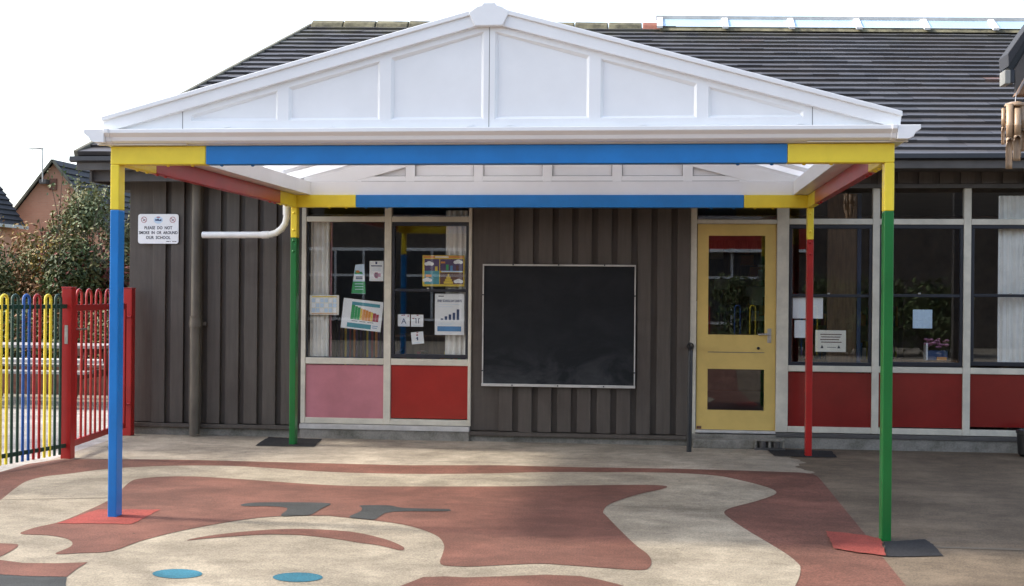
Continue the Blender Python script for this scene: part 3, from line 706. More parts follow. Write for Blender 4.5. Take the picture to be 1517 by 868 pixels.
# rooflight: sloping panes along the ridge
rl = MB(); xs0 = xroof+.05
def rl_pt(x, t, up): p = eave(x).lerp(ridge(x), t)+nrm*up; return p
sec = 1.03; n_p = 0
lo, hi = .965, 1.008
base = MB(); base.add([rl_pt(xs0, .95, .04), rl_pt(9.55, .95, .04), rl_pt(9.55, lo, .075), rl_pt(xs0, lo, .075)], [(0, 1, 2, 3)], M['ridge'])
lt = base.build('rooflight', sch); tag(lt, 'pale blue glazed strip along the ridge')
pane_w = (on_wall(1265, 35, RY).x-on_wall(975, 35, RY).x)/3
x = xs0; i = 0
while x < 9.4:
    x2 = min(x+pane_w, 9.5)
    p = MB(); p.add([rl_pt(x, lo-.004, .085), rl_pt(x2-.01, lo-.004, .085), rl_pt(x2-.01, hi, .13), rl_pt(x, hi, .13)], [(0, 1, 2, 3)], M['roof_glass'])
    p.build('pane', lt)
    b_ = MB(); b_.bar(rl_pt(x, lo-.02, .09), rl_pt(x, hi, .135), .075, .03, M['pvc'], up=nrm); b_.build('glazing_bar', lt); x = x2; i += 1
c = MB(); c.bar(rl_pt(xs0-.05, hi+.003, .135), rl_pt(9.5, hi+.003, .135), .07, .045, M['coping']); c.build('capping', lt)
# fascia, gutter and soffit
fz = 2.722
mb = MB()
mb.prism([(EY-.035, fz+.012), (EY-.075, fz+.012), (EY-.085, fz-.03), (EY-.05, fz-.045), (EY-.035, fz-.045)], 'x', XE0-.05, XE1, M['black']); mb.build('gutter', sch)
mb = MB(); mb.box(XE0+.0, XE1, EY-.03, EY+.0, fz-.118, fz-.0, M['grey_board']); mb.build('fascia', sch, bevel=.003)
mb = MB(); mb.box(XE0+.14, XE1, EY+.002, FY-.05, fz-.112, fz-.09, M['soffit']); mb.box(XE0+.12, XE0+.14, EY+.002, FY+.2, fz-.23, fz-.03, M['soffit'])
mb.box(XE0+.14, xl0, EY+.05, EY+.08, fz-.22, fz-.113, M['soffit']); mb.build('soffit', sch)
mb = MB(); mb.box(XE0+.16, WX0, FY+.05, 13.4, 2.45, 2.6, M['soffit']); mb.build('verge_soffit', sch)

# ================================================================ THINGS ON THE FACADE
def flat_thing(name, label, cat, u0, v0, u1, v1, Y, mat, rot=0, group=None, thick=.003):
    """a sheet in a vertical plane; returns helper giving local placement"""
    p, q = on_wall(u0, v0, Y), on_wall(u1, v1, Y)
    cx, cz, w, h = (p.x+q.x)/2, (p.z+q.z)/2, abs(q.x-p.x), abs(p.z-q.z)
    t = thing(name, (cx, Y, cz), label, cat, group); t.rotation_euler = (0, rot, 0)
    def place(mb, a0, b0, a1, b1, m_, lift=1):      # fractions from the sheet's top left
        x0, x1 = cx-w/2+a0*w, cx-w/2+a1*w; z0, z1 = cz+h/2-b1*h, cz+h/2-b0*h
        mb.box(x0, x1, Y-.0012*lift, Y-.0004, z0, z1, m_)
    s = MB(); s.box(cx-w/2, cx+w/2, Y, Y+thick, cz-h/2, cz+h/2, mat); s.build('sheet', t)
    t['_dim'] = (cx, cz, w, h)
    return t, place, (cx, cz, w, h)

# no-smoking sign
Ys = FY-.03
p, q = on_wall(205, 317, Ys), on_wall(264.5, 361, Ys)
sg = thing('no_smoking_sign', ((p.x+q.x)/2, Ys, q.z), 'white no smoking sign screwed to brown boards, with school emblem', 'sign')
cx, cz, w, h = (p.x+q.x)/2, (p.z+q.z)/2, q.x-p.x, p.z-q.z
mb = MB(); r = .025; poly = []
for (ax, az, st) in ((cx+w/2-r, cz+h/2-r, 0), (cx-w/2+r, cz+h/2-r, 90), (cx-w/2+r, cz-h/2+r, 180), (cx+w/2-r, cz-h/2+r, 270)):
    for k in range(6): a = R(st+k*18); poly.append((ax+r*math.cos(a), az+r*math.sin(a)))
mb.prism(poly, 'y', Ys-.004, Ys, M['paper']); mb.build('plate', sg)
tx = MB(); yt = Ys-.0055
for s_, fz_ in (('PLEASE DO NOT', .365), ('SMOKE IN OR AROUND', .535), ('OUR SCHOOL', .695)):
    pass
hh = h
text_mesh(tx, 'PLEASE  DO  NOT', cx, cz+hh/2-.47*hh, yt, .042, M['ink'], bold=.0009, squeeze=.86)
tx.build('lettering', sg); tx = MB()
text_mesh(tx, 'SMOKE  IN  OR  AROUND', cx, cz+hh/2-.635*hh, yt, .042, M['ink'], bold=.0009, squeeze=.82)
tx.build('lettering', sg); tx = MB()
text_mesh(tx, 'OUR  SCHOOL', cx, cz+hh/2-.80*hh, yt, .042, M['ink'], bold=.0009, squeeze=.9)
sp_ = MB()
for k, (a, b_) in enumerate(((.70, .78), (.795, .81), (.85, .89), (.90, .95))): sp_.box(cx-w/2+a*w, cx-w/2+b_*w, yt, yt+.001, cz-hh*.435, cz-hh*.415, M['ink'])
tx.build('lettering', sg); sp_.build('small_print', sg)
for s_ in (-1, 1):
    mb = MB(); ccx, ccz = cx+s_*w*.355, cz+h*.305; ro_, ri_ = .030, .0255
    o_ = [(ccx+ro_*math.cos(k*math.pi/14), ccz+ro_*math.sin(k*math.pi/14)) for k in range(28)]; i_ = [(ccx+ri_*math.cos(k*math.pi/14), ccz+ri_*math.sin(k*math.pi/14)) for k in range(28)]
    mb.ring(o_, i_, yt, yt, M['ink_red']); mb.bar((ccx-.02, yt, ccz+.02), (ccx+.02, yt, ccz-.02), .005, .0005, M['ink_red'], up=(0, 1, 0))
    mb.bar((ccx-.012, yt+.0006, ccz-.012), (ccx+.014, yt+.0006, ccz+.006), .005, .0004, M['ink'], up=(0, 1, 0)); mb.build('prohibition_symbol', sg)
mb = MB(); ccx, ccz = cx+.0, cz+h*.30
mb.add([(ccx+.047*math.cos(k*math.pi/12), yt, ccz+.037*math.sin(k*math.pi/12)) for k in range(24)], [tuple(range(24))], M['ink_pale'])
mb.prism([(ccx-.033, ccz-.008), (ccx+.033, ccz-.012), (ccx+.032, ccz+.012), (ccx+.012, ccz+.0), (ccx, ccz+.016), (ccx-.018, ccz+.006), (ccx-.03, ccz+.012)], 'y', yt-.001, yt-.0003, M['ink_navy'])
mb.add([(ccx+.02*math.cos(k*math.pi/8), yt-.0005, ccz+.026+.007*math.sin(k*math.pi/8)) for k in range(16)], [tuple(range(16))], M['curtain_pink'])
mb.build('emblem', sg)

# blackboard
Yb = FY-.035
p, q = on_wall(716, 392, Yb), on_wall(940, 574, Yb)
bb = thing('blackboard', ((p.x+q.x)/2, Yb, q.z), 'large empty blackboard with chalk smears, fixed to the brown wall', 'blackboard')
mb = MB(); mb.box(p.x, q.x, Yb, Yb+.02, q.z, p.z, M['chalk']); mb.build('board', bb)
mb = MB(); e = .017
mb.box(p.x-.004, q.x+.004, Yb-.012, Yb-.0005, p.z-e*.6, p.z+.006, M['coping']); mb.box(p.x-.006, q.x+.006, Yb-.03, Yb-.0005, q.z-.008, q.z+e, M['coping'])
mb.box(p.x-.004, p.x+.008, Yb-.011, Yb-.0005, q.z+e, p.z-e*.6, M['coping']); mb.box(q.x-.008, q.x+.004, Yb-.011, Yb-.0005, q.z+e, p.z-e*.6, M['coping']); mb.build('frame', bb, bevel=.002)
for fx in (.2, .5, .8):
    for z_ in (p.z, q.z+.004): mb = MB(); mb.box(p.x+fx*(q.x-p.x)-.006, p.x+fx*(q.x-p.x)+.006, Yb-.033, Yb-.02, z_-.006, z_+.008, M['dark_sash']); mb.build('clip', bb)
for fz_ in (.25, .88):
    for x_ in (p.x, q.x): mb = MB(); mb.box(x_-.008, x_+.008, Yb-.015, Yb-.006, p.z-fz_*(p.z-q.z)-.006, p.z-fz_*(p.z-q.z)+.006, M['dark_sash']); mb.build('clip', bb)

# brown drainpipe
dx_, dy_ = on_wall(291, 400, FY-.09).x, FY-.09
dr = thing('drainpipe', (dx_, dy_, 0), 'tall brown drainpipe with a socket joint on the brown clad wall', 'drainpipe')
mb = MB(); mb.tube([(dx_-.006, dy_, .02), (dx_-.006, dy_, 1.12)], .050, M['brown_pipe'], 18); mb.tube([(dx_, dy_, 1.1), (dx_, dy_, 2.53)], .050, M['brown_pipe'], 18); mb.build('pipe', dr, smooth=True)
mb = MB(); mb.tube([(dx_, dy_, z_) for z_ in (1.08, 1.14, 1.17, 1.19)], [.061, .062, .056, .061], M['brown_pipe'], 18); mb.build('socket', dr, smooth=True)
mb = MB(); mb.box(dx_-.09, dx_+.09, FY-.055, FY-.03, 1.10, 1.13, M['brown_pipe']); mb.build('bracket', dr)

# handrail by the door
hy = 4.2; hx_ = on_wall(1022, 600, hy).x
hr = thing('handrail', (hx_, hy, 0), 'slim dark metal handrail post curving to the wall beside the yellow door', 'handrail')
mb = MB(); mb.tube([(hx_-.004, hy, 0), (hx_, hy, .86), (hx_+.002, hy+.01, .915), (hx_+.005, hy+.04, .945), (hx_+.008, hy+.09, .955), (hx_+.01, FY-.02, .955)], .024, M['handrail'], 12); mb.build('rail', hr, smooth=True)
mb = MB(); mb.lathe((hx_+.01, FY-.02, .955), [(.035, 0), (.035, .008), (.02, .012)], M['handrail'], 14, 'y'); mb.build('wall_plate', hr)
# doorstep and boot scraper
st = thing('doorstep', (1.75, FY-.12, 0), 'low worn concrete doorstep below the yellow door', 'doorstep')
mb = MB(); a = on_wall(1026, 650, FY-.16).x; mb.box(a, 2.16, FY-.16, FY-.035, .0, .085, M['plinth']); mb.build('step', st, bevel=.012)
q0, q1 = on_wall(1118, 655, FY-.22).x, on_wall(1163, 655, FY-.22).x; sy_ = FY-.163
bs = thing('boot_scraper', ((q0+q1)/2, sy_, 0), 'small grey block with two dark brush holes on the doorstep end', 'boot scraper')
mb = MB(); mb.box(q0, q1, sy_-.045, sy_, .0, .022, M['grey_board']); mb.box(q0, q1, sy_-.065, sy_, .085, .105, M['plinth'])
wq = (q1-q0-.022)/2
for k_ in range(3): mb.box(q0+k_*wq, q0+k_*wq+.022, sy_-.055, sy_-.005, .022, .085, M['plinth'])
mb.build('block', bs, bevel=.005)
for k_ in range(2): mb = MB(); mb.lathe((q0+.011+(k_+.5)*wq, sy_-.03, .024), [(.03, 0), (.034, .05), (.03, .06)], M['grey_board'], 12); mb.build('brush', bs)
pt = thing('planter_tub', (4.42, 4.4, 0), 'black plastic tub standing against the plinth under the rightmost window', 'tub')
xq = on_ground(1507, 676).x+.11
mb = MB(); mb.lathe((xq, 4.4, .01), [(.09, 0), (.11, .02), (.12, .2), (.128, .205), (.128, .23), (.116, .235), (.108, .2)], M['black'], 24); mb.build('tub', pt, smooth=True)

# ================================================================ PAPERS BEHIND THE GLASS
YG = FY+.046
def paper(name, label, cat, u0, v0, u1, v1, mat='paper', rot=0, group=None): return flat_thing(name, label, cat, u0, v0, u1, v1, YG, M[mat], rot, group)
# cream calendar
t, pl, dm = paper('calendar_sheet', 'cream year planner sheet low in the window over the pink panel, on the pale curtain', 'poster', 459, 437, 502, 466.5, 'paper_cream')
mb = MB(); pl(mb, .08, .05, .92, .1, M['ink_yellow']); 
for r_ in range(3):
    for c_ in range(6): pl(mb, .07+c_*.145, .17+r_*.25, .07+c_*.145+.12, .17+r_*.25+.2, M[('ink_pale', 'paper', 'ink_pale')[(r_+c_) % 3]])
pl(mb, .06, .93, .94, .96, M['ink_orange']); mb.build('print', t)
# tilted chart
t, pl, dm = paper('bar_chart_poster', 'tilted white poster of green, orange and red bars, over the pink panel', 'poster', 507, 444, 566, 489, rot=R(6))
mb = MB(); pl(mb, .22, .09, .92, .2, M['ink_teal'])
bars = [('ink_green', .22, .17), ('ink_green', .31, .2), ('ink_green', .38, .23), ('ink_yellow', .45, .26), ('ink_orange', .5, .28), ('ink_orange', .58, .3), ('ink_orange', .65, .33), ('ink_yellow', .72, .35), ('ink_red', .77, .37), ('ink_red', .85, .4)]
for i, (m_, a, b_) in enumerate(bars): pl(mb, a, b_+.03, (bars[i+1][1] if i+1 < len(bars) else .92)-.004, .68, M[m_])
pl(mb, .15, .8, .75, .95, M['ink_teal']); pl(mb, .78, .82, .92, .84, M['ink_blue']); pl(mb, .78, .88, .9, .9, M['ink_blue'])
for k in range(3): pl(mb, .25+.2*k, .72, .4+.2*k, .735, M['ink'])
mb.build('print', t)
# green leaflet
p0 = on_wall(530, 415, YG)
t = thing('leaflet', (p0.x, YG, p0.z), 'narrow green and white leaflet with a rounded top in the left window', 'leaflet')
def quadp(mb, pts, m_, y): mb.add([(on_wall(u, v, y).x, y, on_wall(u, v, y).z) for u, v in pts], [tuple(range(len(pts)))], m_)
mb = MB(); quadp(mb, [(526.5, 392), (539.5, 391), (541.5, 435.5), (520.5, 434.5)], M['ink_pale'], YG); mb.build('sheet', t)
mb = MB(); quadp(mb, [(522.5, 417), (541, 417), (541.4, 435), (520.6, 434.2)], M['ink_green'], YG-.001); quadp(mb, [(524.5, 408), (540, 408), (540.5, 415), (523, 415)], M['paper'], YG-.001)
quadp(mb, [(527, 400), (531, 402.5), (536, 402.5), (538, 406), (525, 406)], M['ink_green'], YG-.0012); quadp(mb, [(527, 402), (530, 400), (533, 402), (532, 404), (528, 404)], M['ink_orange'], YG-.0015)
for v_ in (409.5, 412): quadp(mb, [(527, v_), (537, v_), (537, v_+1.6), (527, v_+1.6)], M['ink_navy'], YG-.0015)
for v_ in (420, 424, 428): quadp(mb, [(526, v_), (538, v_), (538, v_+.9), (525.5, v_+.9)], M['ink_pale'], YG-.0015)
mb.build('print', t)
# white notice
t, pl, dm = paper('notice_sheet', 'white notice with a pink drawing beside the green leaflet', 'notice', 547.5, 386.5, 568, 416.5)
mb = MB(); pl(mb, .42, .04, .55, .16, M['ink_navy']); pl(mb, .12, .22, .88, .27, M['ink_navy']); pl(mb, .32, .62, .8, .78, M['ink_pink']); pl(mb, .4, .57, .6, .85, M['ink_pink'])
for k in range(3): pl(mb, .2, .34+k*.06, .8, .355+k*.06, M['ink_pale'])
mb.build('print', t)
# cartoon-like poster: plain colour blocks
t, pl, dm = paper('picture_poster', 'yellow bordered picture poster of coloured blocks and speech clouds, high in the window', 'poster', 626, 378, 688, 424.5, 'ink_yellow')
mb = MB(); pl(mb, .05, .12, .40, .5, M['ink_purple']); pl(mb, .42, .12, .97, .5, M['ink_purple']); pl(mb, .05, .5, .4, .93, M['ink_teal']); pl(mb, .42, .55, .97, .93, M['bench_leg'])
for k, (a, b_) in enumerate(((.60, .62), (.57, .70), (.54, .78), (.51, .86))): pl(mb, a, b_-.02, 1.24-a, b_+.055, M['ink_yellow'], 2)
pl(mb, .45, .5, .95, .54, M['ink_pale'], 1.5); pl(mb, .30, .36, .36, .5, M['ink_yellow'], 2); pl(mb, .56, .30, .62, .48, M['ink_green'], 2); pl(mb, .66, .33, .72, .5, M['ink_blue'], 2); pl(mb, .8, .32, .86, .5, M['bench_leg'], 2); pl(mb, .44, .2, .54, .26, M['ink_orange'], 2)
pl(mb, .08, .62, .22, .7, M['ink_orange'], 2); pl(mb, .02, .02, .98, .09, M['ink_orange'], 1); pl(mb, .3, .03, .62, .08, M['paper_cream'], 2)
mb.build('print', t)
mb = MB()
cx, cz, w, h = dm
for a, b_ in ((.16, .28), (.85, .22), (.86, .84), (.12, .8)):
    for dx_, dz_, rr in ((-.05, 0, .028), (.0, .006, .034), (.05, 0, .028)):
        n = 14; mb.add([(cx-w/2+a*w+dx_*.5+rr*.8*math.cos(k*2*math.pi/n), YG-.003-dx_*.002, cz+h/2-b_*h+dz_+rr*.62*math.sin(k*2*math.pi/n)) for k in range(n)], [tuple(range(n))], M['paper'])
mb.build('speech_cloud', t)
# attendance chart
t, pl, dm = paper('attendance_poster', 'white EVERY SCHOOL DAY COUNTS poster with rising blue bars', 'poster', 644.5, 435, 687.5, 496.5)
cx, cz, w, h = dm
mb = MB(); text_mesh(mb, 'EVERY SCHOOL DAY COUNTS', cx, cz+h/2-.175*h, YG-.001, .031, M['ink_navy'], bold=.0012, squeeze=.56)
for k, hh in enumerate((.035, .09, .135, .175, .26)): pl(mb, .2+k*.135, .635-hh, .29+k*.135, .635, M['ink_navy'])
pl(mb, .09, .79, .9, .91, M['ink_blue']); pl(mb, .12, .05, .3, .07, M['ink']); pl(mb, .12, .25, .85, .258, M['ink_pale']); pl(mb, .12, .31, .6, .318, M['ink_pale']); pl(mb, .12, .71, .7, .718, M['ink_pale']); pl(mb, .12, .74, .6, .748, M['ink_pale'])
mb.build('print', t)
# three small cards
for (u0, v0, u1, v1, r_, lab, kind) in ((589.5, 465.5, 607, 483.5, 0, 'small white card with letter A, left of two cards in a row', 'A'),
        (609, 466, 627, 484, 0, 'small white card with two strokes, right of two cards in a row', 'II'), (609.5, 491.5, 627.5, 509.5, R(-6), 'small tilted white card with a single mark, lowest of three', 'i')):
    t, pl, dm = paper('alphabet_card', lab, 'card', u0, v0, u1, v1, rot=r_, group='small alphabet cards in the window')
    cx, cz, w, h = dm; mb = MB(); pl(mb, .45, .03, .6, .1, M['ink_red']); pl(mb, .2, .88, .85, .91, M['ink_pale'])
    if kind == 'A': text_mesh(mb, 'A', cx, cz-.01, YG-.001, .075, M['ink_navy']); pl(mb, .82, .06, .9, .2, M['ink_red']); pl(mb, .3, .05, .42, .12, M['ink_red'])
    elif kind == 'II': pl(mb, .38, .3, .44, .72, M['ink_navy']); pl(mb, .58, .3, .64, .72, M['ink_navy']); pl(mb, .1, .28, .26, .36, M['ink_red']); pl(mb, .3, .3, .4, .36, M['ink_navy']); pl(mb, .62, .3, .72, .36, M['ink_navy'])
    else: pl(mb, .44, .42, .54, .7, M['ink_navy']); pl(mb, .42, .2, .56, .32, M['ink_red']); pl(mb, .36, .5, .48, .55, M['ink_navy'])
    mb.build('print', t)
# right-hand windows
for (u0, v0, u1, v1, lab) in ((1174.5, 440.5, 1219, 472, 'large blank white sheet behind the red post, upper of two'), (1177, 474, 1203, 500.5, 'narrow blank white sheet behind the red post, lower of two'),
        (1352.5, 458.5, 1381, 486.5, 'square pale blue sheet alone in the middle of its dark window')):
    t, pl, dm = paper('blank_sheet', lab, 'sheet', u0, v0, u1, v1, 'ink_pale' if u0 > 1300 else 'paper', group='blank sheets in the windows right of the door')
t, pl, dm = paper('printed_notice', 'cream printed notice with a triangle in each lower corner, right of the red post', 'notice', 1208, 489, 1253, 521.5, 'paper_cream')
mb = MB()
for k in range(4): pl(mb, .16+.03*(k % 2), .17+k*.12, .86-.04*(k % 3), .21+k*.12, M['bench_leg'])
pl(mb, .38, .78, .68, .8, M['ink']); cx, cz, w, h = dm
for fx in (.21, .76): mb.add([(cx-w/2+(fx-.04)*w, YG-.001, cz-h*.33), (cx-w/2+(fx+.06)*w, YG-.001, cz-h*.33), (cx-w/2+(fx+.01)*w, YG-.001, cz-h*.18)], [(0, 1, 2)], M['ink'])
mb.build('print', t)

# ================================================================ INSIDE THE ROOM
def curtain(u0, u1, vt, vb, Y, label, mat, folds=6, stripes=None, name='curtain'):
    p, q = on_wall(u0, vt, Y), on_wall(u1, vb, Y)
    t = thing(name, ((p.x+q.x)/2, Y, q.z), label, 'curtain'); mb = MB(); n = folds*8
    for i in range(n):
        xa, xb = p.x+(q.x-p.x)*i/n, p.x+(q.x-p.x)*(i+1)/n
        f = lambda k: Y+.011*math.sin(k/8*2*math.pi)+.005*math.sin(k*.37+1)
        m_ = mat if not stripes else stripes[(i//3) % len(stripes)]
        mb.add([(xa, f(i), q.z), (xb, f(i+1), q.z), (xb, f(i+1), p.z), (xa, f(i), p.z)], [(0, 1, 2, 3)], m_)
    o = mb.build('cloth', t); o.modifiers.new('thick', 'SOLIDIFY').thickness = .003
    return t
curtain(461, 487, 322, 528, FY+.10, 'pale pleated curtain at the left edge of the left window', M['curtain'], 4)
curtain(661, 692, 312, 526, FY+.11, 'cream pleated curtain behind the two posters in the dark framed window', M['curtain'], 4)
curtain(1480, 1545, 290, 538, FY+.11, 'white pleated curtain at the far right window', M['curtain'], 7)
curtain(486, 491, 322, 528, FY+.12, 'thin dusky pink curtain edge beside the pale curtain', M['curtain_pink'], 1)
S = [M['black'], M['ink_purple'], M['bench_leg'], M['black'], M['ink_yellow'], M['ink_navy'], M['ink_red'], M['black'], M['ink_orange'], M['ink_purple']]
p, q = on_wall(498, 470, FY+.6), on_wall(583, 535, FY+.6)
curtain(498, 575, 470, 542, FY+.45, 'multicoloured striped cloth hanging low behind the tilted chart', M['black'], 9, S, 'striped_cloth')
def shelf_unit(x0, x1, y0, y1, z1, label, items):
    t = thing('bookcase', ((x0+x1)/2, (y0+y1)/2, .12), label, 'bookcase'); mb = MB(); z0 = .1195
    mb.box(x0, x0+.02, y0, y1, z0, z1, M['timber']); mb.box(x1-.02, x1, y0, y1, z0, z1, M['timber']); mb.box(x0+.02, x1-.02, y1-.015, y1, z0, z1, M['timber'])
    n = max(2, int((z1-z0)/.36)+1)
    for k in range(n): z = z0+(z1-z0-.02)*k/(n-1); mb.box(x0+.0205, x1-.0205, y0, y1-.0155, z, z+.02, M['timber'])
    mb.build('case', t); b = MB()
    for k in range(n-1):
        z = z0+(z1-z0-.02)*k/(n-1)+.021; x = x0+.04
        while x < x1-.08:
            w_ = random.uniform(.02, .06); b.box(x, x+w_, y0+.03, y1-.03, z, z+random.uniform(.14, .27), M[random.choice(items)]); x += w_+random.choice((.002, .004, .05))
    b.build('books', t); return t
its = ['ink_red', 'ink_blue', 'ink_navy', 'paper_cream', 'ink_green', 'ink_orange', 'bench_leg', 'ink_purple', 'ink_yellow']
shelf_unit(-1.75, -.75, 5.5, 5.8, 1.0, 'low timber bookcase behind the small alphabet cards', its)
shelf_unit(2.9, 4.3, 10.05, 10.39, 1.5, 'tall timber bookcase at the back of the right room', its)
tb = thing('classroom_table', (3.6, 5.7, .12), 'low classroom table just inside the windows right of the door', 'table')
mb = MB(); mb.box(2.6, 4.6, 5.2, 5.9, .62, .65, M['timber']); mb.build('tabletop', tb, bevel=.004)
for x_ in (2.65, 4.55):
    for y_ in (5.25, 5.85): mb = MB(); mb.box(x_-.02, x_+.02, y_-.02, y_+.02, .1195, .6195, M['steel']); mb.build('leg', tb)
pot = thing('flower_box', (3.72, 5.0, .45), 'small white box of pink paper flowers behind the middle right window', 'flower box')
p = on_wall(1386, 533, FY+.3)
stand = thing('low_shelf', (3.6, FY+.3, .12), 'low timber shelf under the pink flowers inside the window', 'shelf')
mb = MB(); mb.box(3.2, 4.3, FY+.17, FY+.45, p.z-.03, p.z-.002, M['timber'])
for x_ in (3.2, 4.27): mb.box(x_, x_+.03, FY+.17, FY+.45, .1195, p.z-.031, M['timber'])
mb.build('shelf', stand)
pot.location = (p.x, FY+.3, p.z); pot['_base'] = (p.x, FY+.3, p.z)
mb = MB(); mb.box(p.x-.1, p.x-.085, FY+.24, FY+.36, p.z, p.z+.16, M['paper']); mb.box(p.x-.084, p.x+.1, FY+.25, FY+.36, p.z, p.z+.09, M['ink_navy']); mb.box(p.x, p.x+.09, FY+.235, FY+.249, p.z, p.z+.03, M['ink_orange']); mb.build('box', pot)
mb = MB()
for k in range(26):
    a = (p.x+random.uniform(-.1, .1), FY+.3+random.uniform(-.05, .05), p.z+.15+random.uniform(-.03, .05)); r = random.uniform(.015, .03)
    mb.lathe((a[0], a[1], a[2]), [(r*.3, -r*.5), (r, 0), (r*.5, r*.5)], M['ink_pink'], 7)
mb.build('flowers', pot)
dsp = thing('display_board', (3.6, 10.38, 1.6), 'brown pinboard with pale papers on the back wall of the right room', 'pinboard')
mb = MB(); mb.box(1.2, 2.8, 10.36, 10.395, 1.0, 2.2, M['timber']); mb.build('board', dsp); mb = MB()
for k in range(14): x_, z_ = random.uniform(1.25, 2.6), random.uniform(1.05, 2.0); mb.box(x_, x_+.18, 10.35+k*.0005, 10.3595, z_, z_+.14, M[random.choice(['paper', 'ink_pale', 'paper_cream', 'ink_orange'])])
mb.build('papers', dsp)
pil = thing('timber_screen', (2.75, 5.2, .12), 'plain brown timber screen behind the first window right of the door', 'screen')
a, b_ = on_wall(1226, 340, FY+1.2), on_wall(1270, 340, FY+1.2)
mb = MB(); mb.box(a.x, b_.x, FY+1.2, FY+1.25, .1195, 2.5, M['timber']); mb.box(b_.x+.0, b_.x+.04, FY+1.18, FY+1.27, .1195, 2.5, M['ink_navy']); mb.build('panel', pil)

# ================================================================ FENCE AND GATE
def hoop(mb, c, d, w, zt, zb, r, mat):
    c, d = Vector(c), Vector(d).normalized(); h = w/2
    pts = [c-d*h+Vector((0, 0, zb)), c-d*h+Vector((0, 0, zt-h))]+[c-d*(h*math.cos(t*math.pi/8))+Vector((0, 0, zt-h+h*math.sin(t*math.pi/8))) for t in range(1, 8)]+[c+d*h+Vector((0, 0, zt-h)), c+d*h+Vector((0, 0, zb))]
    mb.tube(pts, r, mat, 8)
A = on_ground(97, 680); A.z = 0; Bv = on_ground(5, 697); fd = (Bv-A).normalized()
def along(u, o, d):                                  # distance along a ground line at which it crosses a column of the view
    r_ = _ray(u, 434); n_ = Vector((r_.y, -r_.x, 0)); return (CAM-o).dot(n_)/d.dot(n_)
fn = thing('bow_top_fence', tuple(A), 'multicoloured bow top railings with dark green rails running up to the red gate', 'fence')
t_h = [along(u, A, fd) for u in (86.5, 71.5, 55.5, 39.5, 23, 6.5)]; sp_f = (t_h[-1]-t_h[0])/5
for k in range(8): t_h.append(t_h[5]+sp_f*(k+1))
for z_ in (1.30, .115): mb = MB(); mb.bar(A+Vector((0, 0, z_)), A+fd*(t_h[-1]+.12)+Vector((0, 0, z_)), .012, .036, M['dark_green']); mb.build('rail', fn, bevel=.003)
cyc = ['dark_green', 'yellow', 'red', 'fence_blue', 'dark_green', 'yellow']
for k, t_ in enumerate(t_h):
    mb = MB(); c_ = cyc[k] if k < 6 else ['red', 'fence_blue', 'dark_green', 'yellow'][(k-6) % 4]
    hoop(mb, A+fd*t_, fd, sp_f*.52, 1.395, .045, .0125, M[c_]); ho = mb.build('hoop', fn, smooth=True); tag(ho, c_.replace('_', ' ').replace('fence ', '')+' hoop')
G0 = on_ground(97, 680)+Vector((0, .04, 0)); G1 = on_ground(190, 645); gd = (G1-G0); gl = gd.length; gd.normalize()
for (c_, lab) in ((G0, 'square red gate post between the coloured railings and the red gate'), (G1, 'square red gate post standing against the brown school wall')):
    t = thing('gate_post', tuple(c_), lab, 'gate post', 'red gate posts'); mb = MB(); mb.box(c_.x-.045, c_.x+.045, c_.y-.045, c_.y+.045, 0, 1.455, M['red']); mb.build('post', t, bevel=.006)
    mb = MB(); mb.box(c_.x-.048, c_.x+.048, c_.y-.048, c_.y+.048, 1.456, 1.466, M['red']); mb.build('cap', t, bevel=.003)
    if c_.y < 3: mb = MB(); mb.box(c_.x-.015, c_.x+.015, c_.y-.0475, c_.y-.0455, .98, 1.14, M['steel']); mb.build('keep_plate', t)
    else:
        for z_ in (1.18, .32):
            mb = MB(); mb.tube([(c_.x-.03, c_.y-.07, z_), (c_.x+.05, c_.y-.07, z_)], .011, M['red'], 8); mb.tube([(c_.x, c_.y-.04, z_), (c_.x, c_.y-.095, z_)], .011, M['red'], 8); mb.build('hinge', t)
A2 = G0+gd*.05; B2 = G1-gd*.05
gt = thing('red_gate', tuple(A2), 'red bow top gate of thin bars standing closed beside the school wall', 'gate')
for z_ in (1.285, .115): mb = MB(); mb.bar(A2+gd*.04+Vector((0, 0, z_)), B2-gd*.10+Vector((0, 0, z_)), .028, .055, M['red']); mb.build('rail', gt, bevel=.003)
for dd in (.06, (B2-A2).length-.12): mb = MB(); mb.bar(A2+gd*dd+Vector((0, 0, .09)), A2+gd*dd+Vector((0, 0, 1.31)), .035, .035, M['red'], up=(1, 0, 0)); mb.build('stile', gt, bevel=.003)
g_h = [along(u, A2, gd) for u in (117.5, 132, 146, 160)]; sp_g = (g_h[-1]-g_h[0])/3
while g_h[-1]+sp_g < (B2-A2).length-.14: g_h.append(g_h[-1]+sp_g)
for t_ in g_h:
    mb = MB(); hoop(mb, A2+gd*t_, gd, sp_g*.52, 1.445, .09, .0115, M['red']); mb.build('hoop', gt, smooth=True)
mb = MB(); pz = A2+gd*.1; mb.box(pz.x-.02, pz.x+.02, pz.y-.05, pz.y+.05, 1.02, 1.12, M['red']); mb.tube([(pz.x+.02, pz.y, 1.1), (pz.x+.06, pz.y, 1.1), (pz.x+.06, pz.y+.1, 1.1)], .009, M['steel'], 8); mb.build('latch', gt)

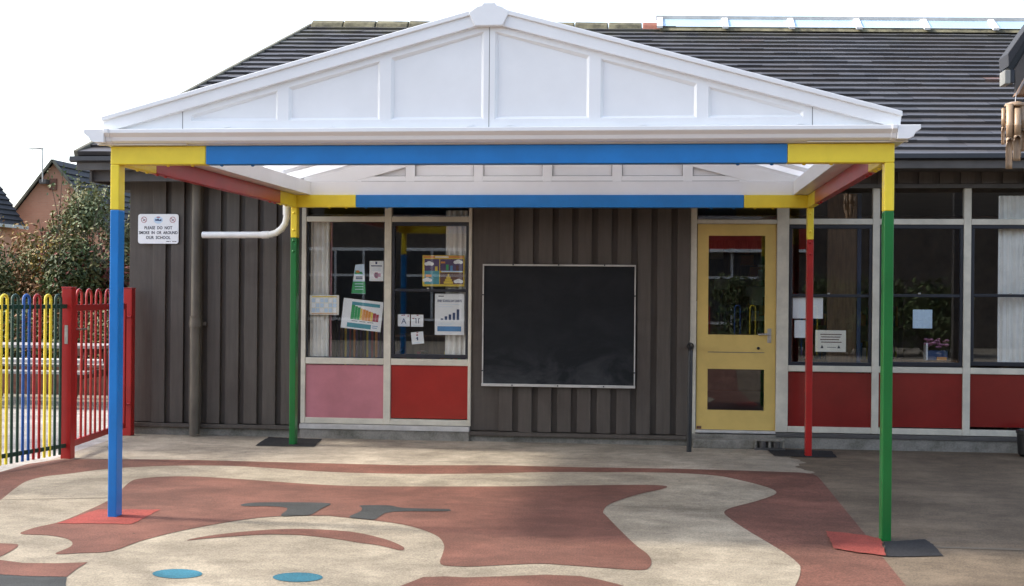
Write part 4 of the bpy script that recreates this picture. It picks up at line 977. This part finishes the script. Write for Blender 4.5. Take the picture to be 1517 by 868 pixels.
# ================================================================ BEYOND THE FENCE
pt_ = thing('picnic_table', (-6.9, 7.9, 0), 'weathered timber picnic table with brown legs beyond the railings', 'picnic table')
px, py = -6.9, 7.9
for k in range(5): mb = MB(); mb.box(px-1.1, px+1.1, py-.36+k*.145, py-.36+k*.145+.135, .71, .75, M['bench_top']); mb.build('table_plank', pt_, bevel=.004)
for s in (-1, 1):
    for k in range(2): mb = MB(); y_ = py+s*.72-.12+k*.13; mb.box(px-1.1, px+1.1, y_, y_+.12, .42, .455, M['bench_top']); mb.build('seat_plank', pt_, bevel=.004)
for x_ in (px-.8, px+.8):
    mb = MB()
    mb.box(x_-.035, x_+.035, py-.84, py+.84, .33, .42, M['bench_leg']); mb.box(x_-.034, x_+.034, py-.35, py+.35, .62, .71, M['bench_leg'])
    for s in (-1, 1): mb.bar((x_+.05, py+s*.25, .68), (x_+.05, py+s*.66, .0), .04, .1, M['bench_leg'], up=(0, 1, 0))
    mb.build('trestle', pt_, bevel=.004)
lw = thing('low_wall', (-8.5, 9.3, 0), 'low reddish brick wall with pale coping behind the picnic table', 'wall')
mb = MB(); mb.box(-14, -4.6, 9.2, 9.42, 0, .42, M['brick_low']); mb.build('brickwork', lw); mb = MB(); mb.box(-14, -4.6, 9.16, 9.46, .421, .48, M['coping']); mb.build('coping', lw, bevel=.006)

def shrub(x, y, hgt, wid, mixn, label, n=9000, leafs=.042, cat='shrub', clumps=16, group='autumn shrubs beyond the fence', thin=1.0, name='shrub'):
    t = thing(name, (x, y, 0), label, cat, group); mb = MB(); cl = []
    stm = MB()
    for k in range(clumps):
        a = random.uniform(0, 2*math.pi); rr = wid/2*math.sqrt(random.random())*.8; f = random.random()
        z_ = hgt*((.68+.26*f) if name == 'added_shade_tree' else (.12+.8*f)); rr *= (1.0 if f < .6 else 1.0-.75*(f-.6)/.4)
        c_ = Vector((x+rr*math.cos(a), y+rr*math.sin(a), z_)); cl.append((c_, random.uniform(.16, .3)*wid*(.8 if f > .8 else 1), random.choice(mixn)))
        stm.tube([(x+random.uniform(-.1, .1), y+random.uniform(-.1, .1), 0), ((x+c_.x)/2, (y+c_.y)/2, z_*.55), tuple(c_)], [.03, .018, .005], M['bark'], 5)
    for k in range(n):
        c_, rad, mm = random.choice(cl)
        d_ = Vector((random.gauss(0, 1), random.gauss(0, 1), random.gauss(0, 1))).normalized()*rad*random.random()**.45*thin
        p_ = c_+d_
        if p_.z < .03: continue
        nn = (d_.normalized()+Vector((random.gauss(0, .6), random.gauss(0, .6), random.gauss(.3, .6)))).normalized(); u_ = nn.orthogonal().normalized(); w_ = nn.cross(u_); an = random.uniform(0, 6.28)
        u_, w_ = u_*math.cos(an)+w_*math.sin(an), w_*math.cos(an)-u_*math.sin(an); s_ = leafs*random.uniform(.6, 1.35)
        m_ = LEAF[mm if random.random() < .72 else random.choice(mixn)]
        mb.add([p_-u_*s_, p_-w_*s_*.45+nn*s_*.12, p_+u_*s_, p_+w_*s_*.45+nn*s_*.12], [(0, 1, 2), (0, 2, 3)], m_)
    for k in range(14):                              # wild shoots breaking the outline
        a = random.uniform(0, 6.28); b0 = Vector((x+wid*.3*math.cos(a), y+wid*.3*math.sin(a), hgt*.75)); tip = b0+Vector((random.gauss(0, .18), random.gauss(0, .18), random.uniform(.2, .38)*hgt))
        stm.tube([tuple(b0), tuple(tip)], [.008, .003], M['bark'], 4)
        for q_ in range(26):
            p_ = b0.lerp(tip, random.random())+Vector((random.gauss(0, .05), random.gauss(0, .05), random.gauss(0, .04))); u_ = Vector((random.gauss(0, 1), random.gauss(0, 1), random.gauss(0, 1))).normalized(); w_ = u_.orthogonal().normalized(); s_ = leafs*random.uniform(.5, 1.1)
            mb.add([p_-u_*s_, p_-w_*s_*.45, p_+u_*s_, p_+w_*s_*.45], [(0, 1, 2, 3)], LEAF[random.choice(mixn)])
    if name == 'added_shade_tree': stm.tube([(x, y, 0), (x+.03, y, hgt*.4), (x, y+.02, hgt*.75)], [.08, .06, .03], M['bark'], 10)
    mb.build('crown' if name == 'added_shade_tree' else 'foliage', t); stm.build('trunk' if name == 'added_shade_tree' else 'stem', t); return t
shrub(on_wall(5, 400, 13.2).x, 13.2, 2, 2.6, ['dark', 'green', 'olive', 'dark'], 'dark olive green bushy shrub at the far left behind the railings')
shrub(on_wall(38, 400, 14.6).x, 14.6, 2.5, 2.2, ['tan', 'olive', 'rust', 'yellow'], 'sparse tan and olive shrub below the left house roof', thin=1.25, n=5200)
shrub(on_wall(70, 400, 13).x, 13, 2.35, 1.7, ['rust', 'tan', 'olive', 'green', 'green', 'yellow'], 'rusty and olive shrub below the brick gable')
shrub(on_wall(112, 400, 12.6).x, 12.6, 2.3, 1.7, ['green', 'green', 'dark', 'olive', 'olive', 'red'], 'green shrub with a few red leaves beside the tall grey green one', n=10000)
shrub(on_wall(138, 400, 14.4).x, 14.4, 3.3, 2.0, ['grey', 'green', 'grey', 'olive'], 'tall grey green shrub reaching up to the school eaves', n=11000)
shrub(on_wall(165, 400, 12.9).x, 12.9, 2, 1.7, ['rust', 'dark', 'olive', 'red'], 'low brown and dark green shrub beside the school corner')
shrub(on_wall(200, 400, 15.2).x, 15.2, 2.8, 2.2, ['dark', 'green', 'olive'], 'dark green shrub mostly hidden behind the school corner')
for x_, y_, hh, w_, mx_, lab in ((-10.6, 10.4, 1.0, 2.6, ['dark', 'dark', 'green'], 'low dark hedge shrub behind the picnic table, leftmost'), (-8.7, 10.3, 1.05, 2.4, ['dark', 'green', 'rust'], 'low dark hedge shrub with rusty leaves behind the picnic table'), (-6.9, 10.3, 1.0, 2.4, ['dark', 'olive', 'dark'], 'low dark olive hedge shrub near the school corner')):
    shrub(x_, y_, hh, w_, mx_, lab, n=4200, group='low hedge shrubs behind the picnic table')

yt_ = shrub(-8.75, 4.25, 5.9, 1.9, ['green', 'olive', 'yellow', 'dark'], 'added leafy tree out of view, shading the concrete by the school wall', n=11000, leafs=.08, cat='tree', group=None, name='added_shade_tree')  # unseen tree added to shade the concrete beside the school wall
# houses
def far_tiles(mb, a, b, c, d, mat):                  # a-b eave, d-c ridge; stepped courses
    a, b, c, d = map(Vector, (a, b, c, d)); n = 16; nn = (b-a).cross(d-a).normalized()
    if nn.z < 0: nn = -nn
    for i in range(n):
        t0, t1 = i/n, (i+1)/n; l0, l1, h0, h1 = a.lerp(d, t0), b.lerp(c, t0), a.lerp(d, t1), b.lerp(c, t1)
        mb.add([l0, l1, l1+nn*.06, l0+nn*.06, h1+nn*.005, h0+nn*.005], [(0, 1, 2, 3), (3, 2, 4, 5)], mat)
ap = on_wall(82, 237, 42); hz = thing('brick_house', (ap.x, 45, 0), 'orange brick gabled house with dark roof and tv aerial, beyond the shrubs', 'house')
zE = 2.5; hs_ = (ap.z-zE)/1.24
mb = MB(); mb.prism([(ap.x-hs_, 0), (ap.x+hs_, 0), (ap.x+hs_, zE), (ap.x, ap.z-.06), (ap.x-hs_, zE)], 'y', 42, 51, M['brick']); mb.build('wall', hz)
mb = MB()
for s in (-1, 1): far_tiles(mb, (ap.x+s*(hs_+.3), 41.8, zE-.36), (ap.x+s*(hs_+.3), 51.2, zE-.36), (ap.x, 51.2, ap.z), (ap.x, 41.8, ap.z), M['far_tile'])
rf = mb.build('roof', hz)
mb = MB()
for s in (-1, 1): mb.bar((ap.x+s*(hs_+.3), 41.75, zE-.4), (ap.x, 41.75, ap.z-.02), .08, .09, M['far_roof_moss'], up=(0, 0, 1))
mb.build('verge', rf)
mb = MB(); av = on_wall(73, 239, 41.6); mb.box(av.x-.15, av.x+.15, 41.93, 41.99, ap.z-1.2, ap.z-.75, M['brick_low']); mb.build('vent', hz)
a0, a1 = on_wall(63, 270, 41.6), on_wall(62.5, 219, 41.6)
ta = thing('tv_aerial', (a0.x, 41.6, a0.z), 'thin television aerial on a pole on the brick gable', 'aerial')
mb = MB(); mb.tube([(a0.x, 41.6, a0.z), (a1.x, 41.6, a1.z)], .028, M['coping'], 6); mb.box(a0.x-.14, a0.x+.14, 41.58, 41.9, a0.z-.05, a0.z+.12, M['grey_board']); mb.build('mast', ta)
mb = MB(); a2 = on_wall(44, 220.5, 41.6); mb.tube([(a2.x, 41.6, a2.z), (a1.x+.1, 41.6, a1.z)], .022, M['coping'], 6)
for k in range(7): x_ = a2.x+.08*k+.02; mb.tube([(x_, 41.4, a2.z-.0), (x_, 41.8, a2.z)], .012, M['coping'], 5)
mb.build('antenna', ta)
# left house: only its right end shows
r0, r1, g0 = on_wall(0, 275, 32), on_wall(38, 335, 32), on_wall(38, 339, 32)
h2 = thing('tiled_house', (r1.x-4, 34, 0), 'brick house with steep dark tiled roof at the left edge, partly out of frame', 'house')
er = on_wall(38, 336, 40); apx = on_wall(-40, 213, 40); Xr = er.x; ez = er.z
mb = MB(); mb.prism([(Xr-.4, 0), (Xr-.4, ez), (apx.x, apx.z-.1), (2*apx.x-Xr+.4, ez), (2*apx.x-Xr+.4, 0)], 'y', 28, 39.7, M['brick']); mb.build('wall', h2)
mb = MB(); far_tiles(mb, (Xr, 27.6, ez), (Xr, 40, ez), (apx.x, 40, apx.z), (apx.x, 27.6, apx.z), M['far_tile'])
far_tiles(mb, (2*apx.x-Xr, 27.6, ez), (2*apx.x-Xr, 40, ez), (apx.x, 40, apx.z), (apx.x, 27.6, apx.z), M['far_tile']); mb.build('roof', h2)
mb = MB(); mb.box(Xr+.0, Xr+.12, 27.6, 40, ez-.1, ez+.02, M['coping']); mb.build('gutter', h2)
mb = MB(); mb.box(Xr-.41, Xr-.36, 34.6, 36.4, 1.6, 2.9, M['pvc']); wi = mb.build('window', h2)
for k_ in range(3): mb = MB(); mb.box(Xr-.362, Xr-.35, 34.68+k_*.58, 35.2+k_*.58, 1.68, 2.82, M['slate']); mb.build('pane', wi)

# ================================================================ PORCH CORNER AND WIND CHIME (top right)
po = thing('porch_roof', (4.6, 1.0, 0), 'timber porch roof corner with grey gutter box at the top right', 'porch roof')
def P1(u, v): p_ = on_wall(u, v, 1.0); return p_.x, p_.z
e0, e1 = P1(1487, 100), P1(1517, 52); m_ = (e1[1]-e0[1])/(e1[0]-e0[0]); m_ = min(m_, 1.7)
def up(x, dz): return (x, e0[1]+(x-e0[0])*m_+dz)
RX = 4.9
PP = lambda pts: [P1(u, v) for u, v in pts]
mb = MB(); mb.prism(PP([(1489, 82), (1517, 42), (1640, -133), (1640, -116), (1517, 58), (1490, 101)]), 'y', .93, 1.16, M['far_tile']); mb.build('roof_covering', po, bevel=.004)
mb = MB(); mb.prism(PP([(1501, 103), (1517, 76), (1640, -99), (1640, -60), (1517, 112), (1502.5, 139)]), 'y', .96, .995, M['soffit']); mb.build('bargeboard', po, bevel=.003)
mb = MB(); mb.prism(PP([(1509, 139), (1517, 124), (1640, -46), (1640, -30), (1560, 139)]), 'y', 1.0, 1.15, M['timber']); mb.build('soffit', po)
mb = MB(); mb.prism(PP([(1492, 101), (1517, 59), (1640, -115), (1640, -98), (1517, 78), (1500, 106)]), 'y', .985, 1.14, M['black']); mb.build('gap_shade', po)  # black strip painted in for the shaded gap under the roof edge
q0, q1 = P1(1486, 105), P1(1494.5, 125.5)
mb = MB(); mb.box(q0[0], q1[0], .955, 1.09, q1[1], q0[1], M['grey_pvc']); mb.box(q1[0]+.001, q1[0]+.026, .957, 1.085, q1[1]+.005, q0[1], M['dark_sash']); mb.build('gutter', po, bevel=.004)  # second, dark box paints the shaded side of the gutter box
mb = MB(); mb.box(4.55, 4.67, 1.0, 1.12, 0, up(4.55, -.25)[1], M['grey_board']); mb.build('post', po, bevel=.004)
cc = on_wall(1504, 156, 1.02)
wc = thing('wind_chime', tuple(cc), 'bamboo wind chime of angled tubes hanging from the porch roof corner', 'wind chime')
mb = MB(); mb.lathe(tuple(cc), [(.062, -.012), (.07, -.004), (.062, .012), (.03, .022), (.004, .025)], M['bamboo'], 20); mb.build('top_disc', wc, smooth=True)
mb = MB(); mb.tube([tuple(cc+Vector((0, 0, .02))), tuple(cc+Vector((.03, 0, .34)))], .002, M['paper'], 5); mb.build('cord', wc)
for k, (du, dv0, dv1, dy) in enumerate(((-15.5, 4, 58, .0), (-6, -2, 94, -.03), (5.5, 4, 82, -.045), (12, 0, 68, -.01), (7, 0, 76, .05), (-3, 0, 66, .05))):
    a = on_wall(1502+du, 156+dv0, 1.0+dy); b_ = on_wall(1502+du, 156+dv1, 1.0+dy); rr = .0225 if k else .012
    mb = MB(); n = 12; L = a.z-b_.z; cutz = b_.z+L*.48
    prof = []
    # closed upper tube, lower half cut away as a tongue
    mb.tube([(a.x, a.y, a.z), (a.x, a.y, a.z-L*.3), (a.x, a.y, a.z-L*.31), (a.x, a.y, a.z-L*.33), (a.x, a.y, cutz)], [rr, rr, rr*1.1, rr, rr], M['bamboo'], n)
    vs = []; fs = []
    for i_ in range(8):
        zz = cutz-(cutz-b_.z)*i_/7; span = math.pi*(1.0-.62*min(1, i_/2.2))
        for j_ in range(9):
            an = math.pi/2+span*(j_/8*2-1)
            vs.append((a.x+rr*math.cos(an), a.y+rr*math.sin(an), zz))
    for i_ in range(7):
        for j_ in range(8): fs.append((i_*9+j_, i_*9+j_+1, i_*9+j_+10, i_*9+j_+9))
    mb.add(vs, fs, M['bamboo']); o = mb.build('chime_tube', wc, smooth=True); o.modifiers.new('thick', 'SOLIDIFY').thickness = .003

# ================================================================ OPPOSITE SIDE OF THE YARD (seen only as reflections)
ob = thing('opposite_block', (0, -21, 0), 'school block with white windows across the yard, its wall heightened to block sky, seen only reflected in the glass', 'building')
mb = MB(); mb.box(-24, 24, -25, -20.6, 0, 5.8, M['clad']); mb.build('wall', ob)  # extra wall height added to keep bright sky out of the window reflections
mb = MB(); mb.box(1.6, 5.2, -20.6, -20.2, 2.75, 3.4, M['red_panel']); mb.box(1.6, 5.2, -20.2, -20.15, 2.66, 2.75, M['pvc']); mb.build('fascia', ob)
for k in range(9):
    x0 = -21+k*2.9
    mb = MB(); mb.box(x0, x0+2.6, -20.6, -20.5, .6, 2.75, M['pvc']); w_ = mb.build('window', ob); mb = MB()
    for i_ in range(3):
        mb.box(x0+.07+i_*.85, x0+.07+i_*.85+.77, -20.499, -20.48, 1.98, 2.66, M['slate']); mb.box(x0+.07+i_*.85, x0+.07+i_*.85+.77, -20.499, -20.48, .68, 1.9, M['slate'])
    mb.build('pane', w_)
for k in range(3):
    shrub(3.2+k*2.2, -15.5, 1.75, 2.6, ['dark', 'dark', 'green'], 'dark hedge shrub across the yard, seen only reflected in the door glass', n=2600, leafs=.08, group='hedge across the yard')
fr = thing('yard_railings', (4, -14.2, 0), 'coloured bow top railings across the yard, seen only reflected in the door glass', 'fence')
for z_ in (1.05, .12): mb = MB(); mb.bar((1.5, -14.2, z_), (5, -14.2, z_), .012, .036, M['dark_green']); mb.build('rail', fr)
for k in range(9):
    mb = MB(); hoop(mb, (1.8+k*.36, -14.2, 0), (1, 0, 0), .13, 1.2, .05, .012, M[['yellow', 'red', 'dark_green', 'fence_blue'][k % 4]]); mb.build('hoop', fr, smooth=True)

for o in list(bpy.data.objects):
    for kk in ('_base', '_dim'):
        if kk in o: del o[kk]
